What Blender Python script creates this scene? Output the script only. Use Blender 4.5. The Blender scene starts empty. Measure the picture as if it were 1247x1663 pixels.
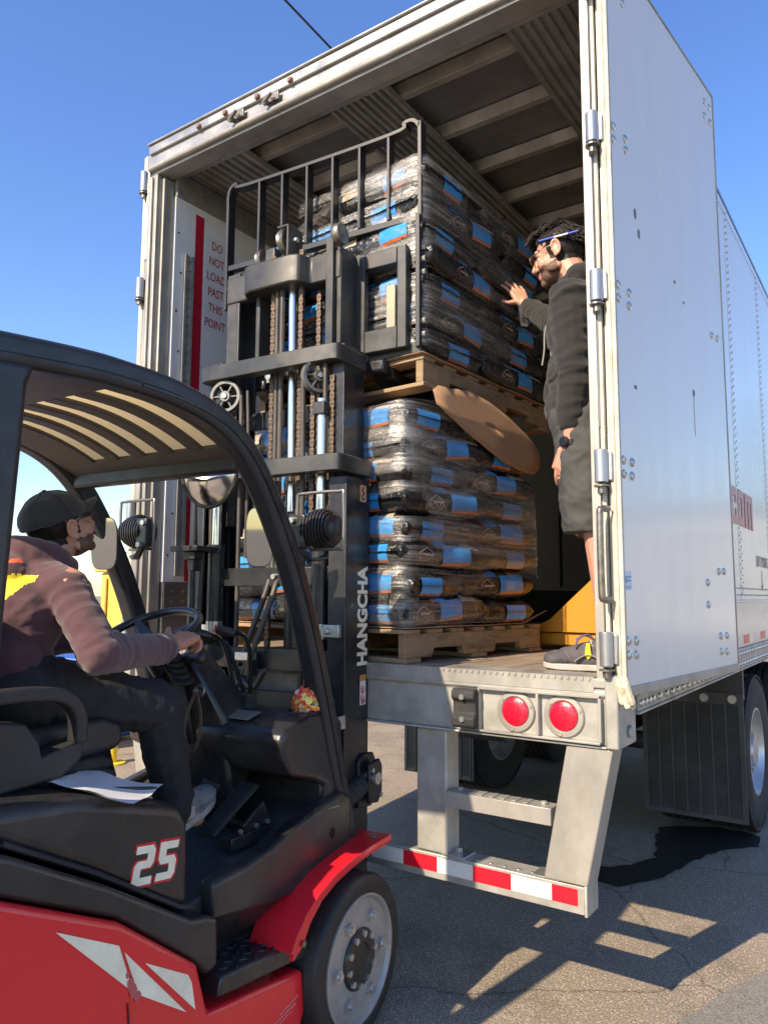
import bpy, bmesh, math, random
from mathutils import Vector, Matrix, Euler, noise
R = math.radians
SC = bpy.context.scene
COL = SC.collection
random.seed(7)

# ---------------------------------------------------------------- camera
cam_d = bpy.data.cameras.new('camera')
cam = bpy.data.objects.new('camera', cam_d); COL.objects.link(cam)
CY, CP, CR = 0.6052, 0.1108, 0.0042
_f = Vector((-math.sin(CY)*math.cos(CP), math.cos(CY)*math.cos(CP), math.sin(CP)))
_r = Vector((math.cos(CY), math.sin(CY), 0)); _u = _r.cross(_f)
_r2 = _r*math.cos(CR) + _u*math.sin(CR); _u2 = _u*math.cos(CR) - _r*math.sin(CR)
_m = Matrix((_r2, _u2, -_f)).transposed().to_4x4(); _m.translation = Vector((0.8305, -2.5723, 1.5355))
cam.matrix_world = _m
cam_d.sensor_fit = 'VERTICAL'; cam_d.sensor_height = 24.0
cam_d.lens = 24.0*1224.11/1663.0
cam_d.clip_start = 0.05; cam_d.clip_end = 3000
SC.camera = cam

# ---------------------------------------------------------------- light
SUN_DIR = Vector((0.19, 1.41, -1.0)).normalized()
w = bpy.data.worlds.new('World'); SC.world = w; w.use_nodes = True
nt = w.node_tree; bg = nt.nodes['Background']
sky = nt.nodes.new('ShaderNodeTexSky'); sky.sky_type = 'NISHITA'; sky.sun_disc = False
sky.sun_elevation = R(35.1); sky.sun_rotation = R(187.7)
sky.air_density = 1.25; sky.dust_density = 0.35; sky.ozone_density = 3.0; sky.altitude = 100
hs = nt.nodes.new('ShaderNodeHueSaturation'); hs.inputs['Hue'].default_value = .515; hs.inputs['Saturation'].default_value = 1.2; nt.links.new(sky.outputs[0], hs.inputs['Color']); nt.links.new(hs.outputs[0], bg.inputs[0]); bg.inputs[1].default_value = 0.15
sd = bpy.data.lights.new('sun', 'SUN'); sd.energy = 5.0; sd.angle = R(0.53); sd.color = (1.0, 0.83, 0.61)
so = bpy.data.objects.new('sun', sd); COL.objects.link(so)
so.rotation_mode = 'QUATERNION'; so.rotation_quaternion = SUN_DIR.to_track_quat('-Z', 'Y'); so.location = (-3, -12, 9)
SC.view_settings.view_transform = 'Standard'; SC.view_settings.look = 'None'
SC.view_settings.exposure = 0.78; SC.view_settings.gamma = 1.0; SC.view_settings.use_curve_mapping = False
SC.cycles.max_bounces = 8; SC.cycles.transparent_max_bounces = 24

# ---------------------------------------------------------------- materials
MATS = {}
def mat(name, col, rough=.5, metal=0., var=0., vscale=8., stretch=(1, 1, 1), bump=0., bscale=40., spec=.5, coat=0., col2=None, rvar=0.,
        grime=0., gcol=(.12, .10, .08), gscale=3., trans=0., emit=None, dist=.01, sheen=0.):
    """Principled material; the base colour wanders between col and col2 on procedural noise, with optional grime blotches and bump."""
    if name in MATS: return MATS[name]
    m = bpy.data.materials.new(name); m.use_nodes = True; MATS[name] = m
    n = m.node_tree.nodes; L = m.node_tree.links; b = n['Principled BSDF']
    b.inputs['Base Color'].default_value = (*col, 1); b.inputs['Roughness'].default_value = rough
    b.inputs['Metallic'].default_value = metal; b.inputs['Specular IOR Level'].default_value = spec
    b.inputs['Coat Weight'].default_value = coat; b.inputs['Coat Roughness'].default_value = .08
    b.inputs['Transmission Weight'].default_value = trans
    if sheen: b.inputs['Sheen Weight'].default_value = sheen; b.inputs['Sheen Roughness'].default_value = .6
    tc = n.new('ShaderNodeTexCoord'); mp = n.new('ShaderNodeMapping'); mp.inputs['Scale'].default_value = stretch
    L.new(tc.outputs['Object'], mp.inputs[0]); src = None
    if var > 0 or col2:
        nz = n.new('ShaderNodeTexNoise'); nz.inputs['Scale'].default_value = vscale; nz.inputs['Detail'].default_value = 6
        nz.inputs['Roughness'].default_value = .6
        L.new(mp.outputs[0], nz.inputs[0])
        rp = n.new('ShaderNodeValToRGB'); rp.color_ramp.elements[0].position = .32; rp.color_ramp.elements[1].position = .68
        c2 = col2 or tuple(min(1, c*(1+var)) for c in col); c1 = col if col2 else tuple(c*(1-var) for c in col)
        rp.color_ramp.elements[0].color = (*c1, 1); rp.color_ramp.elements[1].color = (*c2, 1)
        L.new(nz.outputs[0], rp.inputs[0]); src = rp.outputs[0]
    if grime > 0:
        g = n.new('ShaderNodeTexNoise'); g.inputs['Scale'].default_value = gscale; g.inputs['Detail'].default_value = 9; g.inputs['Roughness'].default_value = .7
        L.new(mp.outputs[0], g.inputs[0])
        gr = n.new('ShaderNodeMapRange'); gr.inputs[1].default_value = .5; gr.inputs[2].default_value = .72; gr.inputs[4].default_value = grime
        L.new(g.outputs[0], gr.inputs[0])
        mx = n.new('ShaderNodeMix'); mx.data_type = 'RGBA'; mx.inputs[7].default_value = (*gcol, 1); mx.inputs[6].default_value = (*col, 1)
        if src: L.new(src, mx.inputs[6])
        L.new(gr.outputs[0], mx.inputs[0]); src = mx.outputs[2]
    if src: L.new(src, b.inputs['Base Color'])
    if rvar > 0:
        r = n.new('ShaderNodeTexNoise'); r.inputs['Scale'].default_value = vscale*1.7; r.inputs['Detail'].default_value = 5
        L.new(mp.outputs[0], r.inputs[0]); mr = n.new('ShaderNodeMapRange')
        mr.inputs[1].default_value = .3; mr.inputs[2].default_value = .7; mr.inputs[3].default_value = max(.02, rough-rvar); mr.inputs[4].default_value = min(1, rough+rvar)
        L.new(r.outputs[0], mr.inputs[0]); L.new(mr.outputs[0], b.inputs['Roughness'])
    if bump > 0:
        bz = n.new('ShaderNodeTexNoise'); bz.inputs['Scale'].default_value = bscale; bz.inputs['Detail'].default_value = 4
        L.new(mp.outputs[0], bz.inputs[0]); bp = n.new('ShaderNodeBump'); bp.inputs['Strength'].default_value = bump; bp.inputs['Distance'].default_value = dist
        L.new(bz.outputs[0], bp.inputs['Height']); L.new(bp.outputs[0], b.inputs['Normal'])
    if emit: b.inputs['Emission Color'].default_value = (*emit[0], 1); b.inputs['Emission Strength'].default_value = emit[1]
    return m

# ---------------------------------------------------------------- mesh builder
class MB:
    def __init__(s): s.v = []; s.f = []; s.mi = []
    def add(s, vs, fs, m=0):
        o = len(s.v); s.v += [tuple(p) for p in vs]; s.f += [tuple(i+o for i in f) for f in fs]; s.mi += [m]*len(fs); return s
    def box(s, x0, x1, y0, y1, z0, z1, m=0):
        return s.add([(x, y, z) for x in (x0, x1) for y in (y0, y1) for z in (z0, z1)],
                     [(0, 1, 3, 2), (4, 6, 7, 5), (0, 4, 5, 1), (2, 3, 7, 6), (0, 2, 6, 4), (1, 5, 7, 3)], m)
    def obox(s, c, size, rot=(0, 0, 0), m=0):
        M = Euler(rot).to_matrix() if not isinstance(rot, Matrix) else rot; c = Vector(c); h = [a/2 for a in size]
        return s.add([c + M @ Vector((x*h[0], y*h[1], z*h[2])) for x in (-1, 1) for y in (-1, 1) for z in (-1, 1)],
                     [(0, 1, 3, 2), (4, 6, 7, 5), (0, 4, 5, 1), (2, 3, 7, 6), (0, 2, 6, 4), (1, 5, 7, 3)], m)
    def prism(s, pts, axis, a0, a1, m=0):
        n = len(pts)
        def P(p, a): return (a, p[0], p[1]) if axis == 'x' else ((p[0], a, p[1]) if axis == 'y' else (p[0], p[1], a))
        vs = [P(p, a0) for p in pts] + [P(p, a1) for p in pts]
        fs = [tuple(range(n)), tuple(range(2*n-1, n-1, -1))] + [(i, (i+1) % n, (i+1) % n+n, i+n) for i in range(n)]
        return s.add(vs, fs, m)
    def frames(s, path):
        P = [Vector(p) for p in path]; T = []
        for i in range(len(P)):
            t = (P[min(i+1, len(P)-1)] - P[max(i-1, 0)]); T.append(t.normalized())
        return P, T
    def tube(s, path, r, n=10, m=0, cap=True):
        P, T = s.frames(path); rs = r if isinstance(r, (list, tuple)) else [r]*len(P)
        a = Vector((0, 0, 1)) if abs(T[0].z) < .9 else Vector((1, 0, 0)); N = (a - T[0]*a.dot(T[0])).normalized(); vs = []
        for i, p in enumerate(P):
            N = (N - T[i]*N.dot(T[i])).normalized(); B = T[i].cross(N)
            vs += [p + (N*math.cos(2*math.pi*k/n) + B*math.sin(2*math.pi*k/n))*rs[i] for k in range(n)]
        fs = [(i*n+k, i*n+(k+1) % n, (i+1)*n+(k+1) % n, (i+1)*n+k) for i in range(len(P)-1) for k in range(n)]
        if cap: fs += [tuple(range(n-1, -1, -1)), tuple(range((len(P)-1)*n, len(P)*n))]
        return s.add(vs, fs, m)
    def bar(s, path, w, h, side=(1, 0, 0), m=0):
        """rectangular section swept along path; w along side, h across it"""
        P, T = s.frames(path); S0 = Vector(side); vs = []
        ws = w if isinstance(w, (list, tuple)) else [w]*len(P); hs = h if isinstance(h, (list, tuple)) else [h]*len(P)
        for i, p in enumerate(P):
            S = (S0 - T[i]*S0.dot(T[i])).normalized(); N = T[i].cross(S)
            vs += [p + S*a*ws[i]/2 + N*b*hs[i]/2 for a, b in ((-1, -1), (1, -1), (1, 1), (-1, 1))]
        fs = [(i*4+k, i*4+(k+1) % 4, i*4+4+(k+1) % 4, i*4+4+k) for i in range(len(P)-1) for k in range(4)]
        fs += [(3, 2, 1, 0), tuple((len(P)-1)*4+k for k in range(4))]
        return s.add(vs, fs, m)
    def cyl(s, p0, p1, r0, r1=None, n=16, m=0): return s.tube([p0, p1], [r0, r0 if r1 is None else r1], n, m)
    def lathe(s, prof, org, axis, n=32, m=0, close=False):
        """prof: (radius, along axis) pairs"""
        A = Vector(axis).normalized(); a = Vector((0, 0, 1)) if abs(A.z) < .9 else Vector((1, 0, 0)); N = (a - A*a.dot(A)).normalized(); B = A.cross(N); O = Vector(org)
        vs = [O + A*h + (N*math.cos(2*math.pi*k/n) + B*math.sin(2*math.pi*k/n))*max(r, 1e-4) for r, h in prof for k in range(n)]
        q = len(prof); fs = [(i*n+k, i*n+(k+1) % n, ((i+1) % q)*n+(k+1) % n, ((i+1) % q)*n+k) for i in range(q if close else q-1) for k in range(n)]
        if not close: fs += [tuple(range(n-1, -1, -1)), tuple(range((q-1)*n, q*n))]
        return s.add(vs, fs, m)
    def ball(s, c, r, n=16, k=10, rot=None, m=0):
        rx, ry, rz = r if isinstance(r, (list, tuple)) else (r, r, r); c = Vector(c); vs = []
        M = rot if rot is not None else Matrix.Identity(3)
        for j in range(1, k):
            t = math.pi*j/k
            vs += [c + M @ Vector((rx*math.sin(t)*math.cos(2*math.pi*i/n), ry*math.sin(t)*math.sin(2*math.pi*i/n), rz*math.cos(t))) for i in range(n)]
        top = len(vs); vs += [c + M @ Vector((0, 0, rz)), c + M @ Vector((0, 0, -rz))]
        fs = [(j*n+i, (j+1)*n+i, (j+1)*n+(i+1) % n, j*n+(i+1) % n) for j in range(k-2) for i in range(n)]
        fs += [(top, i, (i+1) % n) for i in range(n)] + [(top+1, (k-2)*n+(i+1) % n, (k-2)*n+i) for i in range(n)]
        return s.add(vs, fs, m)
    def cone(s, p0, p1, r0, r1, n=12):
        """round-ended tapering limb"""
        P0, P1 = Vector(p0), Vector(p1); d = P1-P0; l = d.length
        if l < 1e-6: return s.ball(p0, r0)
        d /= l; pts = []; rs = []
        for a in (85, 60, 30, 0): pts.append(P0 - d*r0*math.sin(R(a))); rs.append(r0*math.cos(R(a)))
        for a in (0, 30, 60, 85): pts.append(P1 + d*r1*math.sin(R(a))); rs.append(r1*math.cos(R(a)))
        return s.tube(pts, rs, n)
    def grid(s, fn, nu, nv, m=0, closeu=False):
        vs = [fn(i/(nu if closeu else nu-1), j/(nv-1)) for j in range(nv) for i in range(nu)]
        fs = [(j*nu+i, j*nu+(i+1) % nu, (j+1)*nu+(i+1) % nu, (j+1)*nu+i) for j in range(nv-1) for i in range(nu if closeu else nu-1)]
        return s.add(vs, fs, m)
    def merge(s, o, M=None, m=None):
        off = len(s.v); s.v += [tuple(M @ Vector(p)) if M is not None else p for p in o.v]
        s.f += [tuple(i+off for i in f) for f in o.f]; s.mi += [m if m is not None else k for k in o.mi]; return s

def build(name, mb, mats, parent=None, bevel=0., seg=2, angle=38, smooth=True, recalc=True, solid=0.):
    me = bpy.data.meshes.new(name); me.from_pydata([tuple(p) for p in mb.v], [], mb.f)
    if recalc:
        bm = bmesh.new(); bm.from_mesh(me); bmesh.ops.recalc_face_normals(bm, faces=bm.faces); bm.to_mesh(me); bm.free()
    for i, p in enumerate(me.polygons): p.material_index = mb.mi[i]; p.use_smooth = smooth
    if smooth: me.set_sharp_from_angle(angle=R(angle))
    for m in (mats if isinstance(mats, (list, tuple)) else [mats]): me.materials.append(m)
    o = bpy.data.objects.new(name, me); COL.objects.link(o)
    if parent: o.parent = parent
    if solid:
        md = o.modifiers.new('s', 'SOLIDIFY'); md.thickness = solid; md.offset = 0
    if bevel:
        md = o.modifiers.new('b', 'BEVEL'); md.width = bevel; md.segments = seg; md.limit_method = 'ANGLE'; md.angle_limit = R(35); md.harden_normals = False
    return o
def tag(o, label=None, cat=None, group=None, kind=None):
    if label: o['label'] = label
    if cat: o['category'] = cat
    if group: o['group'] = group
    if kind: o['kind'] = kind
    return o
def empty(name, loc=(0, 0, 0), rz=0., label=None, cat=None, group=None):
    o = bpy.data.objects.new(name, None); COL.objects.link(o); o.location = loc; o.rotation_euler = (0, 0, rz); o.empty_display_size = .1
    return tag(o, label, cat, group)
def remesh(mb, voxel, smooth=3, fac=.5):
    """weld overlapping closed shapes into one continuous skin"""
    me = bpy.data.meshes.new('t'); me.from_pydata([tuple(p) for p in mb.v], [], mb.f)
    bm = bmesh.new(); bm.from_mesh(me); bmesh.ops.recalc_face_normals(bm, faces=bm.faces); bm.to_mesh(me); bm.free()
    o = bpy.data.objects.new('t', me); COL.objects.link(o)
    md = o.modifiers.new('r', 'REMESH'); md.mode = 'VOXEL'; md.voxel_size = voxel
    if smooth:
        md = o.modifiers.new('s', 'SMOOTH'); md.iterations = smooth; md.factor = fac
    dg = bpy.context.evaluated_depsgraph_get(); out = bpy.data.meshes.new_from_object(o.evaluated_get(dg))
    bpy.data.objects.remove(o); bpy.data.meshes.remove(me)
    return out
def skin_obj(name, me, mats, parent=None, fold=None, pick=None):
    """finish a remeshed skin: fold(v, n) moves vertices along their normals, pick(co) chooses a face's material"""
    me.name = name
    if fold:
        ns = [v.normal.copy() for v in me.vertices]
        for v, n in zip(me.vertices, ns): v.co = v.co + n*fold(v.co, n)
    me.materials.clear()
    for m in (mats if isinstance(mats, (list, tuple)) else [mats]): me.materials.append(m)
    for p in me.polygons:
        p.use_smooth = True
        p.material_index = pick(p.center, p.normal) if pick else 0
    o = bpy.data.objects.new(name, me); COL.objects.link(o)
    if parent: o.parent = parent
    return o
def text_mb(s, size, bold=0., ext=.0015, cx=True, sx=1.):
    cu = bpy.data.curves.new('t', 'FONT'); cu.body = s; cu.size = size; cu.offset = bold; cu.extrude = ext; cu.resolution_u = 3
    cu.align_x = 'CENTER' if cx else 'LEFT'; cu.align_y = 'CENTER'
    o = bpy.data.objects.new('t', cu); COL.objects.link(o)
    dg = bpy.context.evaluated_depsgraph_get(); me = bpy.data.meshes.new_from_object(o.evaluated_get(dg))
    mb = MB(); mb.add([(v.co.x*sx, v.co.y, v.co.z) for v in me.vertices], [tuple(p.vertices) for p in me.polygons])
    bpy.data.objects.remove(o); bpy.data.curves.remove(cu); bpy.data.meshes.remove(me)
    return mb
def basis(o, x, y, z=None):
    x = Vector(x).normalized(); y = Vector(y).normalized(); z = Vector(z).normalized() if z else x.cross(y)
    M = Matrix((x, y, z)).transposed().to_4x4(); M.translation = Vector(o); return M
def curve(pts, n=6):
    """Catmull-Rom through points"""
    P = [Vector(p) for p in pts]; out = []
    for i in range(len(P)-1):
        a, b, c, d = P[max(i-1, 0)], P[i], P[i+1], P[min(i+2, len(P)-1)]
        for k in range(n):
            t = k/n; out.append(.5*((2*b) + (c-a)*t + (2*a-5*b+4*c-d)*t*t + (3*b-a-3*c+d)*t**3))
    return out + [P[-1]]
def N3(p, s, o=0.): return noise.noise(Vector((p[0]*s+o, p[1]*s-o*.7, p[2]*s+o*1.3)))

# shared materials
ALU = mat('mill_aluminium', (.335, .318, .285), .45, .3, var=.25, vscale=6, stretch=(1, 1, .5), grime=.55, gcol=(.30, .26, .20), gscale=5, rvar=.12, bump=.08, bscale=60)
GALV = mat('galvanised_steel', (.36, .35, .315), .46, .3, var=.22, vscale=9, grime=.5, gcol=(.30, .27, .22), gscale=4, rvar=.12, bump=.06, bscale=35)
DARKALU = mat('dull_aluminium', (.38, .375, .36), .40, .55, var=.2, vscale=5, rvar=.14, grime=.4, gcol=(.12, .11, .10), gscale=4)
WHITE = mat('white_trailer_paint', (.72, .69, .64), .24, 0, var=.015, vscale=2, coat=.15, rvar=.05, grime=.10, gcol=(.46, .43, .38), gscale=2.2, stretch=(1, 3, .6), bump=.22, bscale=1.6, dist=.012)
LINER = mat('white_liner', (.76, .75, .72), .35, 0, var=.05, vscale=3, grime=.3, gcol=(.42, .40, .36), gscale=2.5, stretch=(1, 1, .6))
BOLT = mat('zinc_bolt', (.55, .55, .53), .32, .8, var=.15, vscale=40)
BLACKP = mat('black_mast_paint', (.016, .017, .020), .36, 0, var=.35, vscale=9, rvar=.12, grime=.25, gcol=(.055, .052, .048), gscale=6, bump=.04, bscale=120)
PLAST = mat('black_moulded_plastic', (.021, .021, .023), .31, 0, var=.3, vscale=5, rvar=.12, grime=.6, gcol=(.075, .066, .054), gscale=3.2, bump=.12, bscale=420, dist=.002)
NAVY = mat('dark_guard_paint', (.018, .021, .027), .38, 0, var=.2, vscale=7, rvar=.1, grime=.35, gcol=(.06, .055, .05), gscale=5, bump=.05, bscale=160)
RUBBER = mat('black_rubber', (.022, .022, .022), .75, 0, var=.3, vscale=10, grime=.5, gcol=(.07, .062, .055), gscale=5, bump=.2, bscale=80)
CHROME = mat('chrome_rod', (.80, .76, .70), .2, 1, rvar=.05, vscale=20)
MIRROR = mat('mirror_glass', (.33, .34, .35), .03, 1)
STEEL = mat('oily_steel', (.22, .20, .17), .38, .8, var=.3, vscale=30, rvar=.1)
REDP = mat('red_machine_paint', (.72, .014, .026), .3, 0, var=.1, vscale=3, coat=.25, rvar=.1, grime=.22, gcol=(.24, .012, .015), gscale=3)
REDTAPE = mat('red_reflective_tape', (.60, .012, .025), .35, 0, var=.06, vscale=60)
WHTAPE = mat('white_reflective_tape', (.66, .66, .64), .35, 0, var=.06, vscale=60, grime=.3, gcol=(.45, .42, .36), gscale=8)
SKIN = mat('warm_skin', (.44, .215, .14), .5, 0, var=.13, vscale=14, bump=.08, bscale=260, col2=(.50, .25, .175), dist=.002)
BLACKC = mat('black_cloth', (.016, .016, .018), .8, 0, var=.25, vscale=18, bump=.25, bscale=500, dist=.002, sheen=.15)
# ================================================================ the setting
def ground_material():
    m = bpy.data.materials.new('worn_asphalt'); m.use_nodes = True; n = m.node_tree.nodes; L = m.node_tree.links; b = n['Principled BSDF']
    tc = n.new('ShaderNodeTexCoord'); P = tc.outputs['Object']
    def nz(sc, det=6, ro=.6):
        x = n.new('ShaderNodeTexNoise'); x.inputs['Scale'].default_value = sc; x.inputs['Detail'].default_value = det; x.inputs['Roughness'].default_value = ro; L.new(P, x.inputs[0]); return x.outputs[0]
    def ramp(s, a, ca, c, cc):
        r = n.new('ShaderNodeValToRGB'); r.color_ramp.elements[0].position = a; r.color_ramp.elements[0].color = (*ca, 1); r.color_ramp.elements[1].position = c; r.color_ramp.elements[1].color = (*cc, 1); L.new(s, r.inputs[0]); return r.outputs[0]
    def mix(f, a, c, mode='MIX'):
        x = n.new('ShaderNodeMix'); x.data_type = 'RGBA'; x.blend_type = mode
        for s, v in ((0, f), (6, a), (7, c)):
            if isinstance(v, tuple): x.inputs[s].default_value = (*v, 1)
            elif isinstance(v, float): x.inputs[s].default_value = v
            else: L.new(v, x.inputs[s])
        return x.outputs[2]
    big = ramp(nz(.55, 8), .32, (.295, .250, .197), .70, (.40, .34, .27))
    spk = ramp(nz(150, 3, .7), .36, (.35, .35, .35), .64, (1.6, 1.55, 1.48))
    c = mix(1.0, big, spk, 'MULTIPLY')
    vo = n.new('ShaderNodeTexVoronoi'); vo.inputs['Scale'].default_value = 72; L.new(P, vo.inputs[0])
    st = ramp(vo.outputs['Distance'], .10, (1.65, 1.6, 1.5), .42, (.72, .72, .72)); c = mix(.75, c, mix(1.0, c, st, 'MULTIPLY'))
    stain = ramp(nz(1.4, 10, .72), .50, (1, 1, 1), .70, (.55, .54, .53)); c = mix(1.0, c, stain, 'MULTIPLY')
    dn = n.new('ShaderNodeTexNoise'); dn.inputs['Scale'].default_value = 2.6; dn.inputs['Detail'].default_value = 8; L.new(P, dn.inputs[0])
    ad = mix(.22, P, dn.outputs['Color'])
    cr = n.new('ShaderNodeTexVoronoi'); cr.feature = 'DISTANCE_TO_EDGE'; cr.inputs['Scale'].default_value = .95; L.new(ad, cr.inputs[0])
    cm = ramp(cr.outputs['Distance'], .002, (.45, .44, .43), .005, (1, 1, 1)); c = mix(.9, c, mix(1.0, c, cm, 'MULTIPLY'))
    L.new(c, b.inputs['Base Color']); b.inputs['Roughness'].default_value = .88; b.inputs['Specular IOR Level'].default_value = .3
    bp = n.new('ShaderNodeBump'); bp.inputs['Strength'].default_value = .7; bp.inputs['Distance'].default_value = .006
    hh = mix(.5, nz(170, 3, .7), vo.outputs['Distance']); L.new(hh, bp.inputs['Height']); L.new(bp.outputs[0], b.inputs['Normal'])
    return m
ASPH = ground_material()
g = MB(); g.add([(-700, -700, 0), (700, -700, 0), (700, 900, 0), (-700, 900, 0)], [(0, 1, 2, 3)])
tag(build('ground', g, ASPH), kind='structure')
# dark wet patch spreading under the trailer's wheels
pts = [(-.80, 1.78), (-.66, 1.62), (-.53, 1.585), (-.46, 1.72), (-.36, 1.92), (-.29, 2.25), (-.20, 2.55), (-.03, 2.75), (-.04, 2.98), (-.18, 3.02), (-.33, 3.02), (-.52, 2.92), (-.63, 2.80), (-.60, 2.55), (-.53, 2.35), (-.50, 2.17), (-.58, 1.96), (-.68, 1.86)]
rg = []
for i in range(len(pts)):
    a, b_ = Vector((*pts[i], 0)), Vector((*pts[(i+1) % len(pts)], 0))
    for k in range(6):
        p = a.lerp(b_, k/6); rg.append((p.x+.028*noise.noise(p*11), p.y+.028*noise.noise(p*11+Vector((7, 3, 0))), .004))
p = MB(); p.add(rg, [tuple(range(len(rg)))])
WET = mat('wet_asphalt', (.024, .022, .021), .85, spec=.1, var=.6, vscale=140, bump=.5, bscale=170, dist=.005)
tag(build('wet_patch', p, WET, smooth=False), 'dark wet stain spreading over the asphalt beside the mud flap', 'stain', kind='structure')
# coarser lighter paving along the right
p = MB(); p.add([(.04, .40, .004), (.30, -3.5, .004), (9, -3.5, .004), (9, 30, .004), (3.3, 8, .004), (.30, 1.17, .004), (.16, .80, .004)], [(0, 1, 2, 3, 4, 5, 6)])
CONC = mat('coarse_paving', (.20, .185, .16), .9, var=.45, vscale=110, grime=.5, gcol=(.12, .11, .10), gscale=3, bump=.8, bscale=150, dist=.006)
tag(build('pavement', p, CONC, smooth=False), kind='structure')

# ================================================================ semi-trailer (world coordinates; rear face at y = 0, right side at x = 0)
TR = empty('box_trailer', (0, 0, 0), 0, 'white box semi-trailer standing open at the back, being loaded with pallets of bags', 'trailer')
WD, LN, ZF, ZC, ZT = 2.59, 14.0, 1.26, 3.95, 4.10
RIV = mat('rivet', (.33, .33, .34), .4, .6)
def part(name, mb, m, parent=TR, **k): return build(name, mb, m, parent, **k)
# floor: worn hardwood with a ribbed steel sill
WOODF = mat('worn_trailer_floor', (.27, .21, .155), .7, 0, var=.4, vscale=5, stretch=(9, .7, 1), grime=.6, gcol=(.075, .065, .058), gscale=2.5, bump=.25, bscale=40)
m = MB()
for i in range(17):
    x0 = -2.47 + i*.1445; m.box(x0, x0+.142, .13, LN-.05, ZF-.035, ZF + (.0015 if i % 2 else 0))
part('floor', m, WOODF, bevel=.002)
m = MB(); m.box(-2.5, -.07, -.012, .13, ZF-.05, ZF+.002)
for i in range(96): m.obox((-2.46+i*.025, -.013, ZF-.004), (.008, .006, .012), (0, R(18), 0))
part('threshold_plate', m, ALU)
# sill beam with the light boxes
m = MB(); m.prism([(0, 1.035), (0, 1.19), (-.012, 1.20), (-.012, 1.215), (0, 1.225), (0, 1.2), (.16, 1.2), (.16, 1.035)], 'x', -WD+.02, -.03)
m.box(-WD+.02, -.03, -.011, .128, 1.2262, 1.2585); m.box(-WD+.02, -.03, -.014, .02, 1.026, 1.0345)
part('rear_sill', m, GALV, bevel=.004)
for s in (0, 1):
    def xm(x): return x if s == 0 else -WD - x
    m = MB(); X = sorted((xm(-.505), xm(-.048)))
    m.box(X[0], X[1], -.028, -.0005, 1.193, 1.203); m.box(X[0], X[1], -.028, -.0005, 1.040, 1.048)
    for x in (-.505, -.272, -.048):
        c = xm(x); m.box(c-.005, c+.005, -.0275, -.0007, 1.048, 1.193)
    part('light_box', m, ALU, bevel=.0015)
    m = MB(); c = xm(-.55); x0, x1 = c-.048, c+.048
    m.prism([(0, 1.055), (-.05, 1.05), (-.065, 1.06), (-.068, 1.09), (-.05, 1.105), (-.05, 1.145), (-.068, 1.16), (-.065, 1.185), (-.05, 1.195), (0, 1.19)], 'x', x0, x1)
    rb = part('rubber_bumper', m, RUBBER, bevel=.006)
    m = MB()
    for z in (1.085, 1.165): m.cyl((c, -.062, z), (c, -.073, z), .011, n=6)
    build('bumper_bolt', m, BOLT, rb)
    for x in (-.363, -.181):
        c = xm(x); m = MB(); m.lathe([(.052, 0), (.072, 0), (.074, -.004), (.070, -.010), (.056, -.012), (.052, -.008)], (c, -.0008, 1.122), (0, 1, 0), 36, close=True)
        for a in (20, 140, 260): m.cyl((c+.063*math.cos(R(a)), -.009, 1.122+.063*math.sin(R(a))), (c+.063*math.cos(R(a)), -.015, 1.122+.063*math.sin(R(a))), .006, n=8)
        tl = part('tail_light', m, ALU)
        m = MB(); m.lathe([(.0005, -.020), (.02, -.0195), (.04, -.0175), (.050, -.012), (.0515, -.001)], (c, -.0008, 1.122), (0, 1, 0), 32)
        build('red_lens', m, mat('red_lens', (.62, .008, .03), .22, 0, var=.12, vscale=50, coat=.5, bump=.3, bscale=220, dist=.003), tl)
# corner castings of the sill
for s in (0, 1):
    x0, x1 = (-.032, .012) if s == 0 else (-WD-.012, -WD+.032)
    m = MB(); m.box(x0, x1, -.018, .18, 1.028, 1.275); m.cyl((x1 if s == 0 else x0, .10, 1.075), ((x1+.012) if s == 0 else x0-.012, .10, 1.075), .022, n=14)
    part('corner_casting', m, GALV, bevel=.006)
# frame posts and header
for s in (0, 1):
    a, b_ = (-.062, -.030) if s == 0 else (-WD, -WD+.085)
    m = MB(); m.box(a, b_, -.004, .09, 1.253, 3.895)
    if s == 0: m.box(-.0295, .0, .060, .099, 1.253, 3.895); m.box(a-.004, a-.0005, .03, .10, 1.262, 3.895)
    else: m.box(-WD+.035, -WD+.06, -.020, -.0045, 1.28, 3.88); m.box(b_+.001, b_+.02, .03, .10, 1.262, 3.885)
    part('rear_post', m, ALU, bevel=.005)
m = MB(); m.box(-WD, 0, -.002, .10, 3.897, 4.085); m.box(-WD-.005, .005, -.014, .10, 4.087, 4.099); m.box(-WD+.02, -.02, -.018, -.0025, 4.02, 4.06)
m.box(-WD+.05, -.05, .101, .16, 3.925, 3.95)
hd = part('rear_header', m, DARKALU, bevel=.004)
m = MB(); m.tube([(-WD+.03, -.012, 3.93), (-.03, -.012, 3.93)], .018, 10); m.tube([(-WD+.022, -.008, 3.93), (-WD+.022, -.008, 3.4)], .012, 8)
build('header_rail', m, ALU, hd)
for x in (-1.62, -1.86):
    m = MB(); m.box(x-.05, x+.05, -.03, -.019, 3.965, 4.015); m.cyl((x-.02, -.02, 3.97), (x-.02, -.06, 3.955), .014, n=10); m.cyl((x+.025, -.02, 3.975), (x+.025, -.05, 3.96), .010, n=8)
    m.tube([(x-.02, -.055, 3.955), (x+.03, -.06, 3.985)], .009, 8); build('door_keeper', m, STEEL, hd, bevel=.002)
for x in (-1.5, -1.95, -2.15, -1.72): build('marker_lamp', MB().lathe([(.001, -.016), (.010, -.015), (.015, -.009), (.017, 0)], (x, -.0185, 4.035), (0, 1, 0), 14), mat('dusty_lamp', (.17, .085, .06), .6), hd)
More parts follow.
